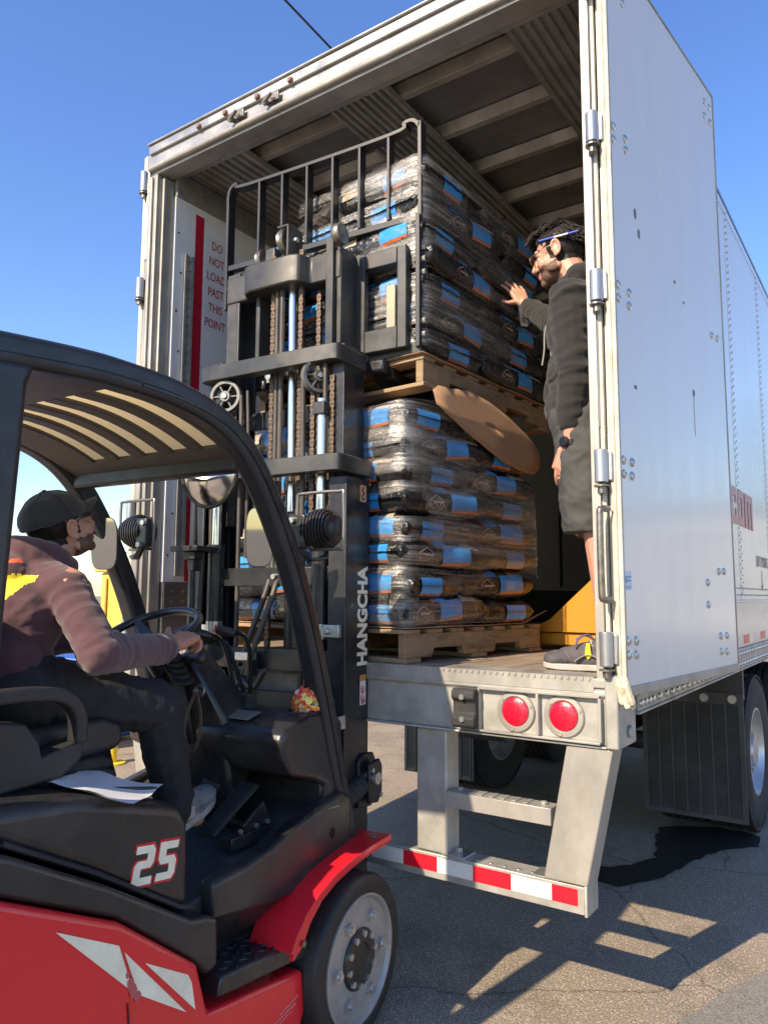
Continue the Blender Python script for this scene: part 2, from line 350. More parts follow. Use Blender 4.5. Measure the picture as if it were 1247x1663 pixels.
# side walls
def sidewall(x0, x1, outer, name):
    m = MB(); m.box(x0, x1, .10, LN, 1.52, 4.06); return m
m = sidewall(-.035, 0, 1, 'w')
rv = MB()
for y in [2.46 + 1.19*i for i in range(9)]:
    m.box(-.001, .0022, y-.05, y+.05, 1.525, 4.04)
    for k in range(56):
        for dy in (-.022, .022): rv.lathe([(.007, .0022), (.006, .005), (.002, .0065)], (0, y+dy+(.0), 1.56+k*.044+(.022 if dy > 0 else 0)), (1, 0, 0), 6)
for k in range(150):
    for z in (1.55, 1.59): rv.lathe([(.006, .0022), (.005, .0045), (.002, .006)], (0, 2.0+k*.045, z), (1, 0, 0), 6)
    rv.lathe([(.006, .002), (.005, .0045), (.002, .006)], (0, 2.0+k*.045, 3.98), (1, 0, 0), 6)
sw = part('side_wall', m, WHITE, bevel=.001)
build('rivet_rows', rv, RIV, sw)
m = MB(); m.box(-.03, .012, .16, LN, 1.246, 1.515); m.box(-.03, .02, 2.0, LN, 1.505, 1.5195)
lp = part('lower_side_panel', m, mat('grey_side_panel', (.50, .49, .48), .3, 0, var=.05, vscale=3, coat=.2, grime=.2, gcol=(.33, .31, .28)), bevel=.002)
m = MB(); m.box(-.05, .020, .184, LN, 1.132, 1.2445); m.box(-.06, .026, .184, LN, 1.122, 1.1315); m.box(-.001, .0225, .184, LN, 1.187, 1.190)
ys = [.22, .27, .32, .37, .46, .56, .65, .74] + [.83+.09*i for i in range(60)]
for y in ys:
    pass
rl = part('side_rail', m, ALU, bevel=.002)
for y in ys[:46]:
    for z in (1.158, 1.215): build('rail_bolt', MB().lathe([(.014, .020), (.012, .028), (.004, .031)], (0, y, z), (1, 0, 0), 10), BOLT, rl)
for i in range(8):
    y = 2.28 + i*.62; build('red_marker_tape', MB().box(.0122, .0135, y+.08, y+.26, 1.262, 1.312), REDTAPE, lp); build('white_marker_tape', MB().box(.0122, .0135, y+.265, y+.40, 1.262, 1.312), WHTAPE, lp)
m = MB(); m.box(-WD, -WD+.035, .10, LN, 1.14, 4.06); part('side_wall', m, WHITE)
m = MB(); m.box(-.066, -.036, .105, LN-.05, 1.60, 3.80); part('wall_liner', m, LINER)
LX = -2.47
m = MB(); m.box(-WD+.036, LX, .105, LN-.05, 1.605, 3.80); part('wall_liner', m, LINER)
sc_ = MB()
for s in (0, 1):
    a, b_ = (-WD+.036, LX+.006) if s == 1 else (-.070, -.036)
    m = MB(); m.box(a, b_, .105, LN-.05, 1.262, 1.602)
    if s == 1: m.box(b_, b_+.004, .11, LN-.05, 1.455, 1.600)
    q = part('scuff_plate', m, mat('scuff_plate', (.17, .17, .17), .4, .6, var=.3, vscale=4, stretch=(1, .4, 2), grime=.5, gcol=(.07, .065, .06)))
    if s == 1:
        m = MB()
        for i in range(40):
            for z in (1.50, 1.555): m.cyl((b_+.004, .16+i*.075, z), (b_+.007, .16+i*.075, z), .006, n=8)
        build('scuff_rivets', m, BOLT, q)
    m = MB(); m.box(a, b_+(0.004 if s else -.0), .105, LN-.05, 3.802, 3.945); q = part('upper_rail', m, DARKALU)
    if s == 1:
        m = MB()
        for i in range(30): m.cyl((b_+.004, .14+i*.14, 3.86+.03*(i % 2)), (b_+.008, .14+i*.14, 3.86+.03*(i % 2)), .007, n=8)
        build('rail_rivets', m, BOLT, q)
# stripe, sign and logistics tracks on the left wall
m = MB(); m.box(LX, LX+.0015, .252, .315, 1.61, 3.755); part('red_stripe', m, mat('red_stripe', (.50, .012, .035), .4, var=.05, vscale=10))
m = MB(); m.box(LX, LX+.001, .33, .515, 3.085, 3.665); sg = part('warning_sign', m, mat('sign_white', (.70, .70, .70), .35))
for i, t in enumerate(['DO', 'NOT', 'LOAD', 'PAST', 'THIS', 'POINT']):
    m = MB(); m.merge(text_mb(t, .074, .0002, .0006, True, .74), basis((LX+.002, .420, 3.61-.0955*i), (0, 1, 0), (0, 0, 1)))
    build('sign_lettering', m, mat('sign_red_ink', (.42, .02, .03), .5), sg)
for y in (.207, 3.4, 5.8):
    m = MB(); m.box(LX+.0005, LX+.014, y-.033, y-.015, 1.64, 3.48); m.box(LX+.0005, LX+.014, y+.015, y+.033, 1.64, 3.48); m.box(LX+.0005, LX+.004, y-.015, y+.015, 1.64, 3.48)
    for k in range(34): m.box(LX+.004, LX+.012, y-.010, y+.010, 1.66+k*.054, 1.676+k*.054)
    part('logistics_track', m, GALV if y < 1 else PLAST)
m = MB()
for k in range(9): m.cyl((LX, .13+.025*(k % 2), 1.75+.23*k), (LX+.004, .13+.025*(k % 2), 1.75+.23*k), .006, n=8)
part('liner_rivets', m, mat('dark_rivet', (.05, .05, .05), .5))
# roof, bows and corrugated ceiling strips
m = MB(); m.box(-WD, 0, .101, LN, 4.045, 4.085); part('roof', m, mat('roof_sheet', (.24, .24, .24), .32, .5, var=.25, vscale=2, rvar=.1))
for i in range(33):
    y = .345+.40*i; m = MB(); m.prism([(y-.045, 4.04), (y-.02, 3.985), (y+.02, 3.985), (y+.045, 4.04)], 'x', -WD+.05, -.08); part('roof_bow', m, ALU, bevel=.003)
for a, b_ in ((-2.50, -2.02), (-1.44, -1.08), (-.47, -.09)):
    n_ = 9; pr = []
    for k in range(n_):
        x = a+(b_-a)*k/n_; q = (b_-a)/n_; pr += [(x, 3.975), (x+q*.3, 3.975), (x+q*.42, 3.955), (x+q*.85, 3.955), (x+q*.97, 3.975)]
    pr = pr + [(b_, 3.983), (a, 3.983)]
    m = MB(); m.prism(pr, 'y', .165, LN-.1); part('ceiling_strip', m, DARKALU, angle=25)
m = MB(); m.box(-WD, 0, LN, LN+.06, 1.14, 4.08); part('front_wall', m, LINER)
m = MB()
for y in [.5+.42*i for i in range(32)]: m.box(-WD+.06, -.06, y-.03, y+.03, 1.10, ZF-.037)
part('cross_members', m, mat('underframe_paint', (.05, .05, .052), .6, .2, var=.3, vscale=5, grime=.4, gcol=(.10, .09, .075)))
for s in (0, 1):   # brackets of the underride guard running forward under the floor
    c = -.13 if s == 0 else -WD+.13
    m = MB(); m.prism([(.16, 1.03), (.16, .93), (.55, 1.08), (.55, 1.12), (.16, 1.12)], 'x', c-.02, c+.02); part('guard_brace', m, GALV, bevel=.003)
# underride guard
UG = part('underride_guard', MB().prism([(0, .472), (0, .562), (.10, .562), (.10, .552), (.012, .552), (.012, .484), (.10, .484), (.10, .472)], 'x', -WD+.125, -.125), GALV, bevel=.003)
build('guard_end', MB().prism([(-.004, .468), (-.004, .563), (.02, .60), (.105, .60), (.105, .468)], 'x', -.1245, -.114), GALV, UG, bevel=.002)
for s in (0, 1):
    sx = 1 if s == 0 else -1; o = 0 if s == 0 else -WD
    m = MB(); X0, X1 = sorted((o-.79*sx, o-.655*sx)); m.box(X0, X1, .002, .10, .566, 1.025)
    build('guard_upright', m, GALV, UG, bevel=.008, seg=3)
    m = MB(); q = [(o-.175*sx, 1.026), (o-.012*sx, 1.026), (o-.112*sx, .566), (o-.268*sx, .566)]; m.prism(q, 'y', -.004, .105)
    build('slanted_upright', m, ALU, UG, bevel=.006, seg=3)
    m = MB(); X0, X1 = sorted((o-.652*sx, o-.235*sx)); m.box(X0, X1, -.01, .07, .745, .803)
    for k in range(6): m.box(X0+.08+k*.045, X0+.10+k*.045, .0, .06, .8035, .807)
    for c in (X0+.04, X1-.04): m.cyl((c, .03, .803), (c, .03, .815), .012, n=6)
    build('step', m, ALU, UG, bevel=.004)
    m = MB()
    for c in (X0+.02, X1-.03):
        m.box(c-.05, c+.05, .0, .09, .5625, .570); m.cyl((c, .05, .57), (c, .05, .588), .016, n=6)
    for k in range(5): m.cyl((X0+.11+.055*k, .03, .5622), (X0+.11+.055*k, .03, .5655), .008, n=8)
    build('guard_fastening', m, BOLT, UG, bevel=.002)
xs = -.849
for k in range(-11, 5):
    a = xs+.1523*k; b_ = min(a+.1523, -.148)
    if a < -WD+.14: continue
    build('red_tape' if k % 2 == 0 else 'white_tape', MB().box(a, b_, -.0022, -.0006, .498, .552), REDTAPE if k % 2 == 0 else WHTAPE, UG)
# hinges on both posts, grab handle
for s in (0, 1):
    c = -.018 if s == 0 else -WD+.0
    for z in (3.86, 3.235, 2.635, 1.985, 1.36):
        m = MB(); m.cyl((c, -.026, z-.058), (c, -.026, z+.058), .023, n=20); m.box(c if s == 0 else c-.05, c+.035 if s == 0 else c, -.018, -.008, z-.05, z+.05)
        h_ = part('hinge', m, mat('hinge_sleeve', (.40, .405, .41), .36, .75, var=.08, vscale=20), bevel=.003)
        build('hinge_pin', MB().cyl((c, -.026, z-.095), (c, -.026, z-.066), .014, n=10).cyl((c, -.026, z-.072), (c, -.026, z-.066), .026, n=14), STEEL, h_)
    if s == 0:
        m = MB()
        for z0, z1 in ((2.72, 3.17), (3.32, 3.79), (2.13, 2.52)): m.add([(-.029, -.006, z0), (-.004, .05, z0-.03), (-.004, .05, z1-.05), (-.029, -.006, z1), (-.026, -.003, z0), (-.001, .053, z0-.03), (-.001, .053, z1-.05), (-.026, -.003, z1)], [(0, 1, 2, 3), (7, 6, 5, 4), (0, 4, 5, 1), (3, 2, 6, 7), (0, 3, 7, 4), (1, 5, 6, 2)]); part('hinge_cover', m, DARKALU, bevel=.002)
m = MB(); m.tube(curve([(.0, -.02, 1.525), (-.012, -.055, 1.527), (-.016, -.062, 1.56), (-.016, -.062, 1.80), (-.012, -.055, 1.832), (.0, -.02, 1.835)], 5), .012, 12); part('grab_handle', m, STEEL)
# rear doors swung right back along the sides
DW, DZ0, DZ1 = 1.262, 1.205, 4.03
def doorpart(name, mb, m, parent, s, **k):
    M = Matrix.Translation((.034, 0, 0)) @ Matrix.Rotation(-math.atan2(.135, 1.25), 4, 'Z') if s == 0 else Matrix.Translation((-WD-.034, 0, 0)) @ Matrix.Rotation(math.atan2(.12, 1.25), 4, 'Z') @ Matrix.Scale(-1, 4, (1, 0, 0))
    mb.v = [tuple(M @ Vector(p)) for p in mb.v]; return build(name, mb, m, parent, **k)
for s in (0, 1):   # door space: y along the door away from the hinge, x outwards
    d = doorpart('rear_door', MB().box(-.045, .0, .016, DW-.012, DZ0+.02, DZ1-.012), WHITE, TR, s, bevel=.003)
    m = MB(); m.box(-.047, .003, DW-.012, DW, DZ0, DZ1); m.box(-.047, .003, .03, DW-.0125, DZ1-.012, DZ1); m.box(-.047, .004, .03, DW-.0125, DZ0-.004, DZ0+.03)
    doorpart('door_edging', m, ALU, d, s, bevel=.002)
    m = MB(); m.box(-.062, -.046, -.004, .010, DZ0-.03, DZ1); m.tube([(-.02, .004, DZ0+.04), (-.02, .004, DZ1)], .013, 8); m.box(-.012, .005, -.0, .0155, DZ0+.05, DZ1)
    doorpart('door_gasket', m, mat('cream_gasket', (.50, .46, .37), .55, 0, var=.2, vscale=12, grime=.5, gcol=(.22, .18, .13), gscale=8), d, s, bevel=.002)
    m = MB()
    for i in range(7):
        a = i/7; p0 = Vector((-.03+.03*a, .0+.008*math.sin(i*2.1), DZ0+.06)); m.tube(curve([p0, p0+Vector((.012, -.010+.006*(i % 2), -.03)), p0+Vector((.02+.008*a, .012*(i % 3), -.085-.012*(i % 2)))], 4), [.010, .011, .012, .013, .013, .012, .012, .013, .010], 7)
    doorpart('torn_gasket_end', m, mat('torn_gasket', (.52, .46, .34), .8, 0, var=.35, vscale=40, bump=.4, bscale=90), d, s)
    for y, z in [(.158, 3.825), (.04, 3.256), (.037, 3.204), (.144, 3.256), (.147, 3.213), (1.125, 3.93), (1.198, 3.935), (1.115, 3.85), (1.197, 3.857), (.04, 2.649), (.04, 2.6), (.137, 2.649), (.133, 2.598), (1.08, 2.742), (1.16, 2.749), (.04, 2.011), (.04, 1.962), (.115, 2.013), (.111, 1.963), (1.033, 1.649), (1.103, 1.651), (.878, 1.598), (.874, 1.504), (.035, 1.386), (.102, 1.384), (.036, 1.339), (.098, 1.336), (1.019, 1.367), (1.105, 1.366), (1.018, 1.3), (1.095, 1.296)]:
        if s == 0: doorpart('door_bolt', MB().lathe([(.0165, .0), (.0165, .003), (.012, .007), (.007, .008), (.006, .004), (.001, .004)], (0, y, z), (1, 0, 0), 14), BOLT, d, s)
    if s == 0:
        doorpart('door_sticker', MB().box(.0004, .0016, .02, .075, 1.56, 1.625), mat('sticker', (.50, .62, .74), .4), d, s)
        m = MB(); m.box(.0016, .0022, .024, .071, 1.602, 1.606); m.box(.0016, .0022, .024, .036, 1.583, 1.600); m.box(.0016, .0022, .040, .068, 1.589, 1.594); m.box(.0016, .0022, .024, .071, 1.570, 1.572); m.box(.0016, .0022, .024, .060, 1.564, 1.566); doorpart('sticker_print', m, mat('sticker_blue', (.02, .14, .42), .4), d, s)
        m = MB(); m.ball((.001, .80, 2.41), (.003, .012, .016), 10, 6); m.box(.0002, .0012, .797, .799, 2.22, 2.40); m.ball((.001, .22, 2.99), (.002, .012, .022), 8, 5); m.ball((.001, .25, 2.92), (.002, .012, .020), 8, 5); m.ball((.001, .62, 2.85), (.002, .01, .008), 8, 5); m.ball((.001, .72, 2.79), (.002, .008, .006), 8, 5); m.ball((.001, .17, 2.30), (.002, .014, .008), 8, 5)
        doorpart('scuff_mark', m, mat('scuff_mark', (.20, .19, .18), .7), d, s)
# lettering on the side
def letter_boxes(bx): 
    m = MB()
    for y0, y1, z0, z1 in bx: m.box(.0026, .0042, y0, y1, z0, z1)
    return m
b_ = [(2.215, 2.275, 1.975, 2.20), (2.275, 2.385, 2.145, 2.20), (2.275, 2.385, 1.975, 2.03), (2.345, 2.385, 2.105, 2.145), (2.345, 2.385, 2.03, 2.07),
      (2.43, 2.495, 1.975, 2.20), (2.55, 2.615, 1.975, 2.20), (2.495, 2.55, 2.15, 2.20), (2.495, 2.55, 1.975, 2.025),
      (2.665, 2.735, 1.975, 2.20), (2.735, 2.955, 2.15, 2.20), (2.785, 2.845, 1.975, 2.15), (2.895, 2.955, 1.975, 2.15)]
part('company_lettering', letter_boxes(b_), mat('deep_red_lettering', (.36, .03, .045), .35, var=.15, vscale=20))
m = MB(); m.merge(text_mb('LIFT POINT', .105, .001, .0006, False, .95), basis((.0026, 3.03, 1.775), (0, 1, 0), (0, 0, 1))); m.box(.0022, .0032, 3.225, 3.24, 1.60, 1.72); m.prism([(3.205, 1.62), (3.26, 1.62), (3.2325, 1.58)], 'x', .0022, .0032)
part('lift_point_lettering', m, mat('grey_lettering', (.10, .10, .11), .4))
# running gear
TYR = mat('road_tyre', (.022, .022, .024), .8, 0, var=.3, vscale=6, grime=.5, gcol=(.075, .068, .06), gscale=4, bump=.15, bscale=60)
RIMW = mat('aluminium_rim', (.55, .55, .54), .35, .6, var=.12, vscale=8, grime=.35, gcol=(.25, .22, .18))
def road_wheel(cx, cy, out):
    t = .135; r = .505; pr = [(.285, -t*.9), (.36, -t), (.45, -t), (r-.02, -t*.86)]
    for k in range(5):
        a = -t*.80 + k*t*.40; pr += [(r-.012 if k else r-.008, a-.02), (r, a-.018), (r, a+.018), (r-.012, a+.02)]
    pr += [(r-.02, t*.86), (.45, t), (.36, t), (.285, t*.9)]
    wh = part('wheel', MB().lathe(pr, (cx, cy, .505), (1, 0, 0), 56, close=True), TYR)
    o = out; m = MB(); m.lathe([(.285, -.12), (.29, .12*1), (.275, .122), (.26, .08), (.21, .03), (.17, .05), (.11, .055), (.10, .11), (.04, .115), (.001, .115)], (cx, cy, .505), (o, 0, 0), 40)
    build('rim', m, RIMW, wh)
    m = MB()
    for k in range(10): m.cyl((cx+o*.05, cy+.145*math.cos(k*.628), .505+.145*math.sin(k*.628)), (cx+o*.085, cy+.145*math.cos(k*.628), .505+.145*math.sin(k*.628)), .017, n=6)
    build('wheel_nuts', m, BOLT, wh)
for cy in (3.16, 4.42):
    for cx, o in ((-.19, 1), (-.52, -1), (-2.07, 1), (-2.40, -1)): road_wheel(cx, cy, o)
    part('axle', MB().cyl((-2.0, cy, .50), (-.6, cy, .50), .065).box(-1.75, -.85, cy-.12, cy+.12, .58, .70).cyl((-1.6, cy+.1, .78), (-1.6, cy+.1, 1.06), .10).cyl((-.98, cy+.1, .78), (-.98, cy+.1, 1.06), .10), MATS['underframe_paint'], bevel=.01)
m = MB(); m.box(-1.75, -1.66, .9, 6.0, .86, 1.10); m.box(-.93, -.84, .9, 6.0, .86, 1.10); m.cyl((-1.5, 1.3, .85), (-1.0, 1.3, .85), .11, n=18); part('bogie_slider', m, MATS['underframe_paint'], bevel=.008)
for x0, x1 in ((-.665, -.05), (-2.54, -1.925)):
    m = MB(); m.box(x0, x1, 2.60, 2.611, .16, .94)
    for i in range(80): m.prism([(2.6, .19+i*.0085), (2.5955, .193+i*.0085), (2.6, .196+i*.0085)], 'x', x0+.02, x1-.02)
    for i in range(8): m.box(x0+.018+i*(x1-x0-.046)/7, x0+.028+i*(x1-x0-.046)/7, 2.5915, 2.5998, .17, .87)
    fl = part('mud_flap', m, mat('mud_flap_rubber', (.06, .06, .06), .55, 0, var=.25, vscale=5, grime=.5, gcol=(.10, .095, .085), gscale=6))
    for c in (x0+.06, x0+.22, x0+.39, x1-.06): build('flap_washer', MB().cyl((c, 2.599, .905), (c, 2.585, .905), .026, n=14), BOLT, fl)
    part('flap_hanger', MB().box(x0, x1, 2.613, 2.66, .90, 1.10), MATS['underframe_paint'])
# ================================================================ pallets
WOOD = mat('pallet_wood', (.33, .225, .125), .75, 0, col2=(.20, .13, .07), vscale=3, stretch=(2, 2, 9), grime=.8, gcol=(.035, .03, .027), gscale=3.5, bump=.3, bscale=45)
WOODX = mat('pallet_boards', (.35, .24, .135), .75, 0, col2=(.21, .14, .08), vscale=3, stretch=(1, 9, 4), grime=.5, gcol=(.07, .055, .045), gscale=4, bump=.3, bscale=45)
def pallet(name, loc, rz, lx, ly, label):
    """stringer pallet; local origin at the near right bottom corner, x runs left (negative), y forward"""
    t = empty(name, loc, rz, label, 'pallet'); h = .135
    for i, c in enumerate((-.022, -lx/2, -lx+.022)):
        a, b = ly*.17, ly*.39; c2, d = ly*.61, ly*.83
        pr = [(.004, .019), (a, .019), (a+.015, .055), (b-.015, .055), (b, .019), (c2, .019), (c2+.015, .055), (d-.015, .055), (d, .019), (ly-.004, .019), (ly-.004, h-.0185), (.004, h-.0185)]
        build('stringer', MB().prism(pr, 'x', c-.019, c+.019), WOOD, t, bevel=.003)
    n = 7; wd = .095
    for i in range(n):
        y = (ly-wd)*i/(n-1)+random.uniform(-.006, .006)*(0 < i < n-1); e = random.uniform(-.006, .006)
        build('top_board', MB().box(-lx+e, e*.5, y, y+wd+random.uniform(-.01, .012)*(i < n-1), h-.018, h), WOODX, t, bevel=.003)
    for y in (0, ly/2-.05, ly-.10):
        build('bottom_board', MB().box(-lx, .002, y, y+.10, 0, .0185), WOODX, t, bevel=.003)
    return t
LOW = ((-.849, .008, 1.2635), R(-8), 1.20, 1.04)
UPP = ((-.822, .105, 2.432), R(-3.4), 1.02, 1.20)
pallet('wooden_pallet', *LOW, 'wooden pallet on the trailer floor under the lower stack of bags')
pallet('wooden_pallet', *UPP, 'raised wooden pallet carried on the forks above the lower stack')
CARD = mat('brown_cardboard', (.33, .19, .105), .85, 0, var=.08, vscale=4, bump=.08, bscale=40, dist=.003, grime=.2, gcol=(.15, .08, .045), gscale=9)

# ================================================================ bags
BAGM = mat('black_bag_film', (.018, .018, .019), .24, 0, var=.4, vscale=22, stretch=(1, 1, 1), bump=.6, bscale=34, dist=.02, rvar=.12, coat=.25)
PBLUE = mat('blue_print', (.030, .22, .56), .26, 0, col2=(.05, .30, .66), vscale=30, bump=.35, bscale=50, dist=.008, coat=.3)
PORNG = mat('orange_print', (.50, .13, .035), .28, 0, var=.1, vscale=30, bump=.35, bscale=50, dist=.008, coat=.3)
PTAN = mat('tan_print', (.42, .33, .24), .32, 0, var=.35, vscale=70, bump=.35, bscale=50, dist=.008, coat=.3)
PTXT = mat('pale_print', (.42, .36, .28), .4)
PRED = mat('red_dot_print', (.55, .03, .04), .4)
def bag_half(L, W, H, x, y):
    """half thickness of the pillow at normalised x, y"""
    return H/2*(max(0., 1-abs(x)**7)*max(0., 1-abs(y)**7))**.40
def bag_kind(L, W, H, seed, ends, side_x, tan, wide):
    """returns parts: body, panels; local origin at the bag's centre, long axis x"""
    rnd = random.Random(seed); o = seed*3.7
    def wob(x, y, sgn):
        p = Vector((x*L*4.5+o, y*W*4.5-o, sgn*3.1)); e = .3+.7*abs(x)**4
        q = Vector((x*L*9+o, y*W*30, sgn*2.))
        return .015*noise.noise(p)+.007*e*noise.noise(q)+.005*noise.noise(p*3.1)
    def pt(u, v, sgn, off=0.):
        x = math.sin(math.pi/2*(2*u-1)); y = math.sin(math.pi/2*(2*v-1)); h = bag_half(L, W, H, x, y)
        k = h/(H/2); ex = 1-.035*k*0+.012*noise.noise(Vector((y*3+o, sgn, 1)))
        return (x*L/2*ex, y*W/2*(1+.02*noise.noise(Vector((x*4+o, 2, sgn)))), sgn*(h+off)+wob(x, y, sgn)*k)
    m = MB(); NU, NV = 44, 30
    m.grid(lambda u, v: pt(u, v, 1), NU, NV); m.grid(lambda u, v: pt(1-u, v, -1), NU, NV)
    for s in (1, -1):   # sewn end seams
        m.add([(s*(L/2-.004), y*W*.46, -.003+.006*noise.noise(Vector((y*5, o, s)))) for y in [k/12*2-1 for k in range(13)]] + [(s*(L/2+.018), y*W*.455, .004*noise.noise(Vector((y*7, o, s)))) for y in [k/12*2-1 for k in range(13)]], [(k, k+1, k+14, k+13) for k in range(12)])
    parts = [('bag', m, [BAGM])]
    def side_y(x, z, sy, off):   # outside surface on a long side
        X = x/(L/2); k = min(.999, (abs(2*z/H))**(1/.40)/max(1e-3, 1-abs(X)**7)); y = (max(0, 1-k))**(1/7.)
        return sy*(y*W/2*(1+.02*noise.noise(Vector((X*4+o, 2, 1))))+off)
    def end_x(y, z, sx, off):
        Y = y/(W/2); k = min(.999, (abs(2*z/H))**(1/.40)/max(1e-3, 1-abs(Y)**7)); x = (max(0, 1-k))**(1/7.)
        return sx*(x*L/2+off)
    def patch(f, a, b, z0, z1, m, mi, nu=9, nz=6, sl=0.):
        m.grid(lambda u, v: f(a+(b-a)*u, z0+(z1-z0)*v+sl*(u-.5)), nu, nz, mi)
    for sy in (-1, 1):
        f = lambda x, z: (x, side_y(x, z, sy, .0045), z); m = MB(); a = side_x[0 if sy < 0 else 1]*(-sy) if False else side_x[0]*(1 if sy < 0 else -1)
        sl = rnd.uniform(-.016, .016); hw = (.085 if L > .56 else .07)*rnd.uniform(.85, 1.1); a += rnd.uniform(-.03, .03)
        patch(f, a-hw, a+hw, -H*.20, H*.36, m, 0, sl=sl); patch(f, a-hw, a+hw, -H*.295, -H*.205, m, 1, nz=3, sl=sl)
        parts.append(('printed_panel', m, [PBLUE, PORNG]))
        m = MB(); s_ = 1 if sy < 0 else -1
        tm = text_mb('PROVEN', .036, .0006, .0006)
        def wrap(p, a2): 
            x = a2+p[0]*s_; z = p[1]-.022
            return (x, side_y(x, z, sy, .004), z)
        a2 = a - s_*.19
        m.add([wrap(p, a2) for p in tm.v], tm.f, 0)
        for q0, q1 in (((-.055, .004), (0, .034)), ((0, .034), (.055, .004))):   # little roof line over the words
            m.add([wrap((q0[0], q0[1]+.012+d), a2) for d in (.0, .004)] + [wrap((q1[0], q1[1]+.012+d), a2) for d in (.004, .0)], [(0, 1, 2, 3)], 0)
        m.add([wrap((-.038+.007*math.cos(t*.785), .019+.007*math.sin(t*.785)), a2) for t in range(8)], [tuple(range(8))], 1)
        m.add([wrap(p, a2) for p in ((-.025, .014), (.04, .014), (.04, .022), (-.025, .022))], [(0, 1, 2, 3)], 0)
        if not (wide and sy < 0): parts.append(('printed_lettering', m, [PTXT, PRED]))
    for sx in (-1, 1):
        f = lambda y, z: (end_x(y, z, sx, .005), y, z); m = MB(); a = ends*(1 if sx < 0 else -1); hw = .075
        patch(f, a-hw, a+hw, -H*.26, H*.24, m, 0); patch(f, a-hw, a+hw, -H*.335, -H*.265, m, 1, nz=3)
        parts.append(('printed_panel', m, [PBLUE, PORNG]))
    # tan and blue print on the top face near one end, seen where the bag stands proud of the layer above
    m = MB(); f = lambda x, y: (x, y, bag_half(L, W, H, x/(L/2), y/(W/2))+.004+wob(x/(L/2), y/(W/2), 1)*bag_half(L, W, H, x/(L/2), y/(W/2))/(H/2))
    for (xa, xb, mi) in ((-.36, -.16, 2), (.02, .16, 0), (.165, .20, 1)):
        for sy in (1, -1):
            y0, y1 = (.05, .484) if sy > 0 else (-.484, -.05)
            m.grid(lambda u, v: f(L*(xa+(xb-xa)*u)*sy, W*(y0+(y1-y0)*math.sin(math.pi/2*v) if sy > 0 else y0*math.sin(math.pi/2*(1-v))+y1*(1-math.sin(math.pi/2*(1-v))))), 6, 10, mi)
    parts.append(('printed_panel', m, [PBLUE, PORNG, PTAN]))
    # a tan window low on the long side, reaching round to the light
    m = MB()
    for sy in (-1,):
        f = lambda x, z: (x, side_y(x, z, sy, .0042), z); a = tan*(1 if sy < 0 else -1)
        patch(f, a-.075, a+.075, -H*.02, H*.44, m, 0)
    if wide: parts.append(('printed_panel', m, [PTAN]))
    return parts
ORD = ['lowest', 'second', 'third', 'fourth', 'fifth', 'sixth', 'seventh', 'eighth']
KINDS = {}
def bag_proto(L, W, H, v, wide):
    k = (round(L, 3), round(W, 3), v, wide)
    if k not in KINDS:
        prs = bag_kind(L, W, H, v+1+int(L*37), (.06, -.05, .02)[v % 3], ((.08, .03, .12)[v % 3], 0), (-.02, .01, .0)[v % 3]-.16, wide)
        KINDS[k] = [(n, bpy.data.meshes.new(n), ms, mb) for n, mb, ms in prs]
        for n, me, ms, mb in KINDS[k]:
            me.from_pydata([tuple(p) for p in mb.v], [], mb.f); bm = bmesh.new(); bm.from_mesh(me)
            if n == 'bag': bmesh.ops.remove_doubles(bm, verts=bm.verts, dist=.0006); bmesh.ops.recalc_face_normals(bm, faces=bm.faces)
            bm.to_mesh(me); bm.free()
            if len(me.polygons) == len(mb.mi):
                for i, p in enumerate(me.polygons): p.material_index = mb.mi[i]
            for p in me.polygons: p.use_smooth = True
            for x in ms: me.materials.append(x)
    return KINDS[k]
def place_bag(frame, c, rz, dims, v, label, group, tilt=0., sc=(1, 1, 1)):
    K = bag_proto(*dims, v, abs(rz) < .5); root = None; M = frame @ Matrix.Translation(c) @ Matrix.Rotation(rz, 4, 'Z') @ Matrix.Rotation(tilt, 4, 'Y') @ Matrix.Diagonal((*sc, 1))
    for n, me, ms, mb in K:
        o = bpy.data.objects.new('feed_bag' if root is None else n, me); COL.objects.link(o)
        if root is None: root = o; o.matrix_world = M; tag(o, label, 'bag', group)
        else: o.parent = root
    return root
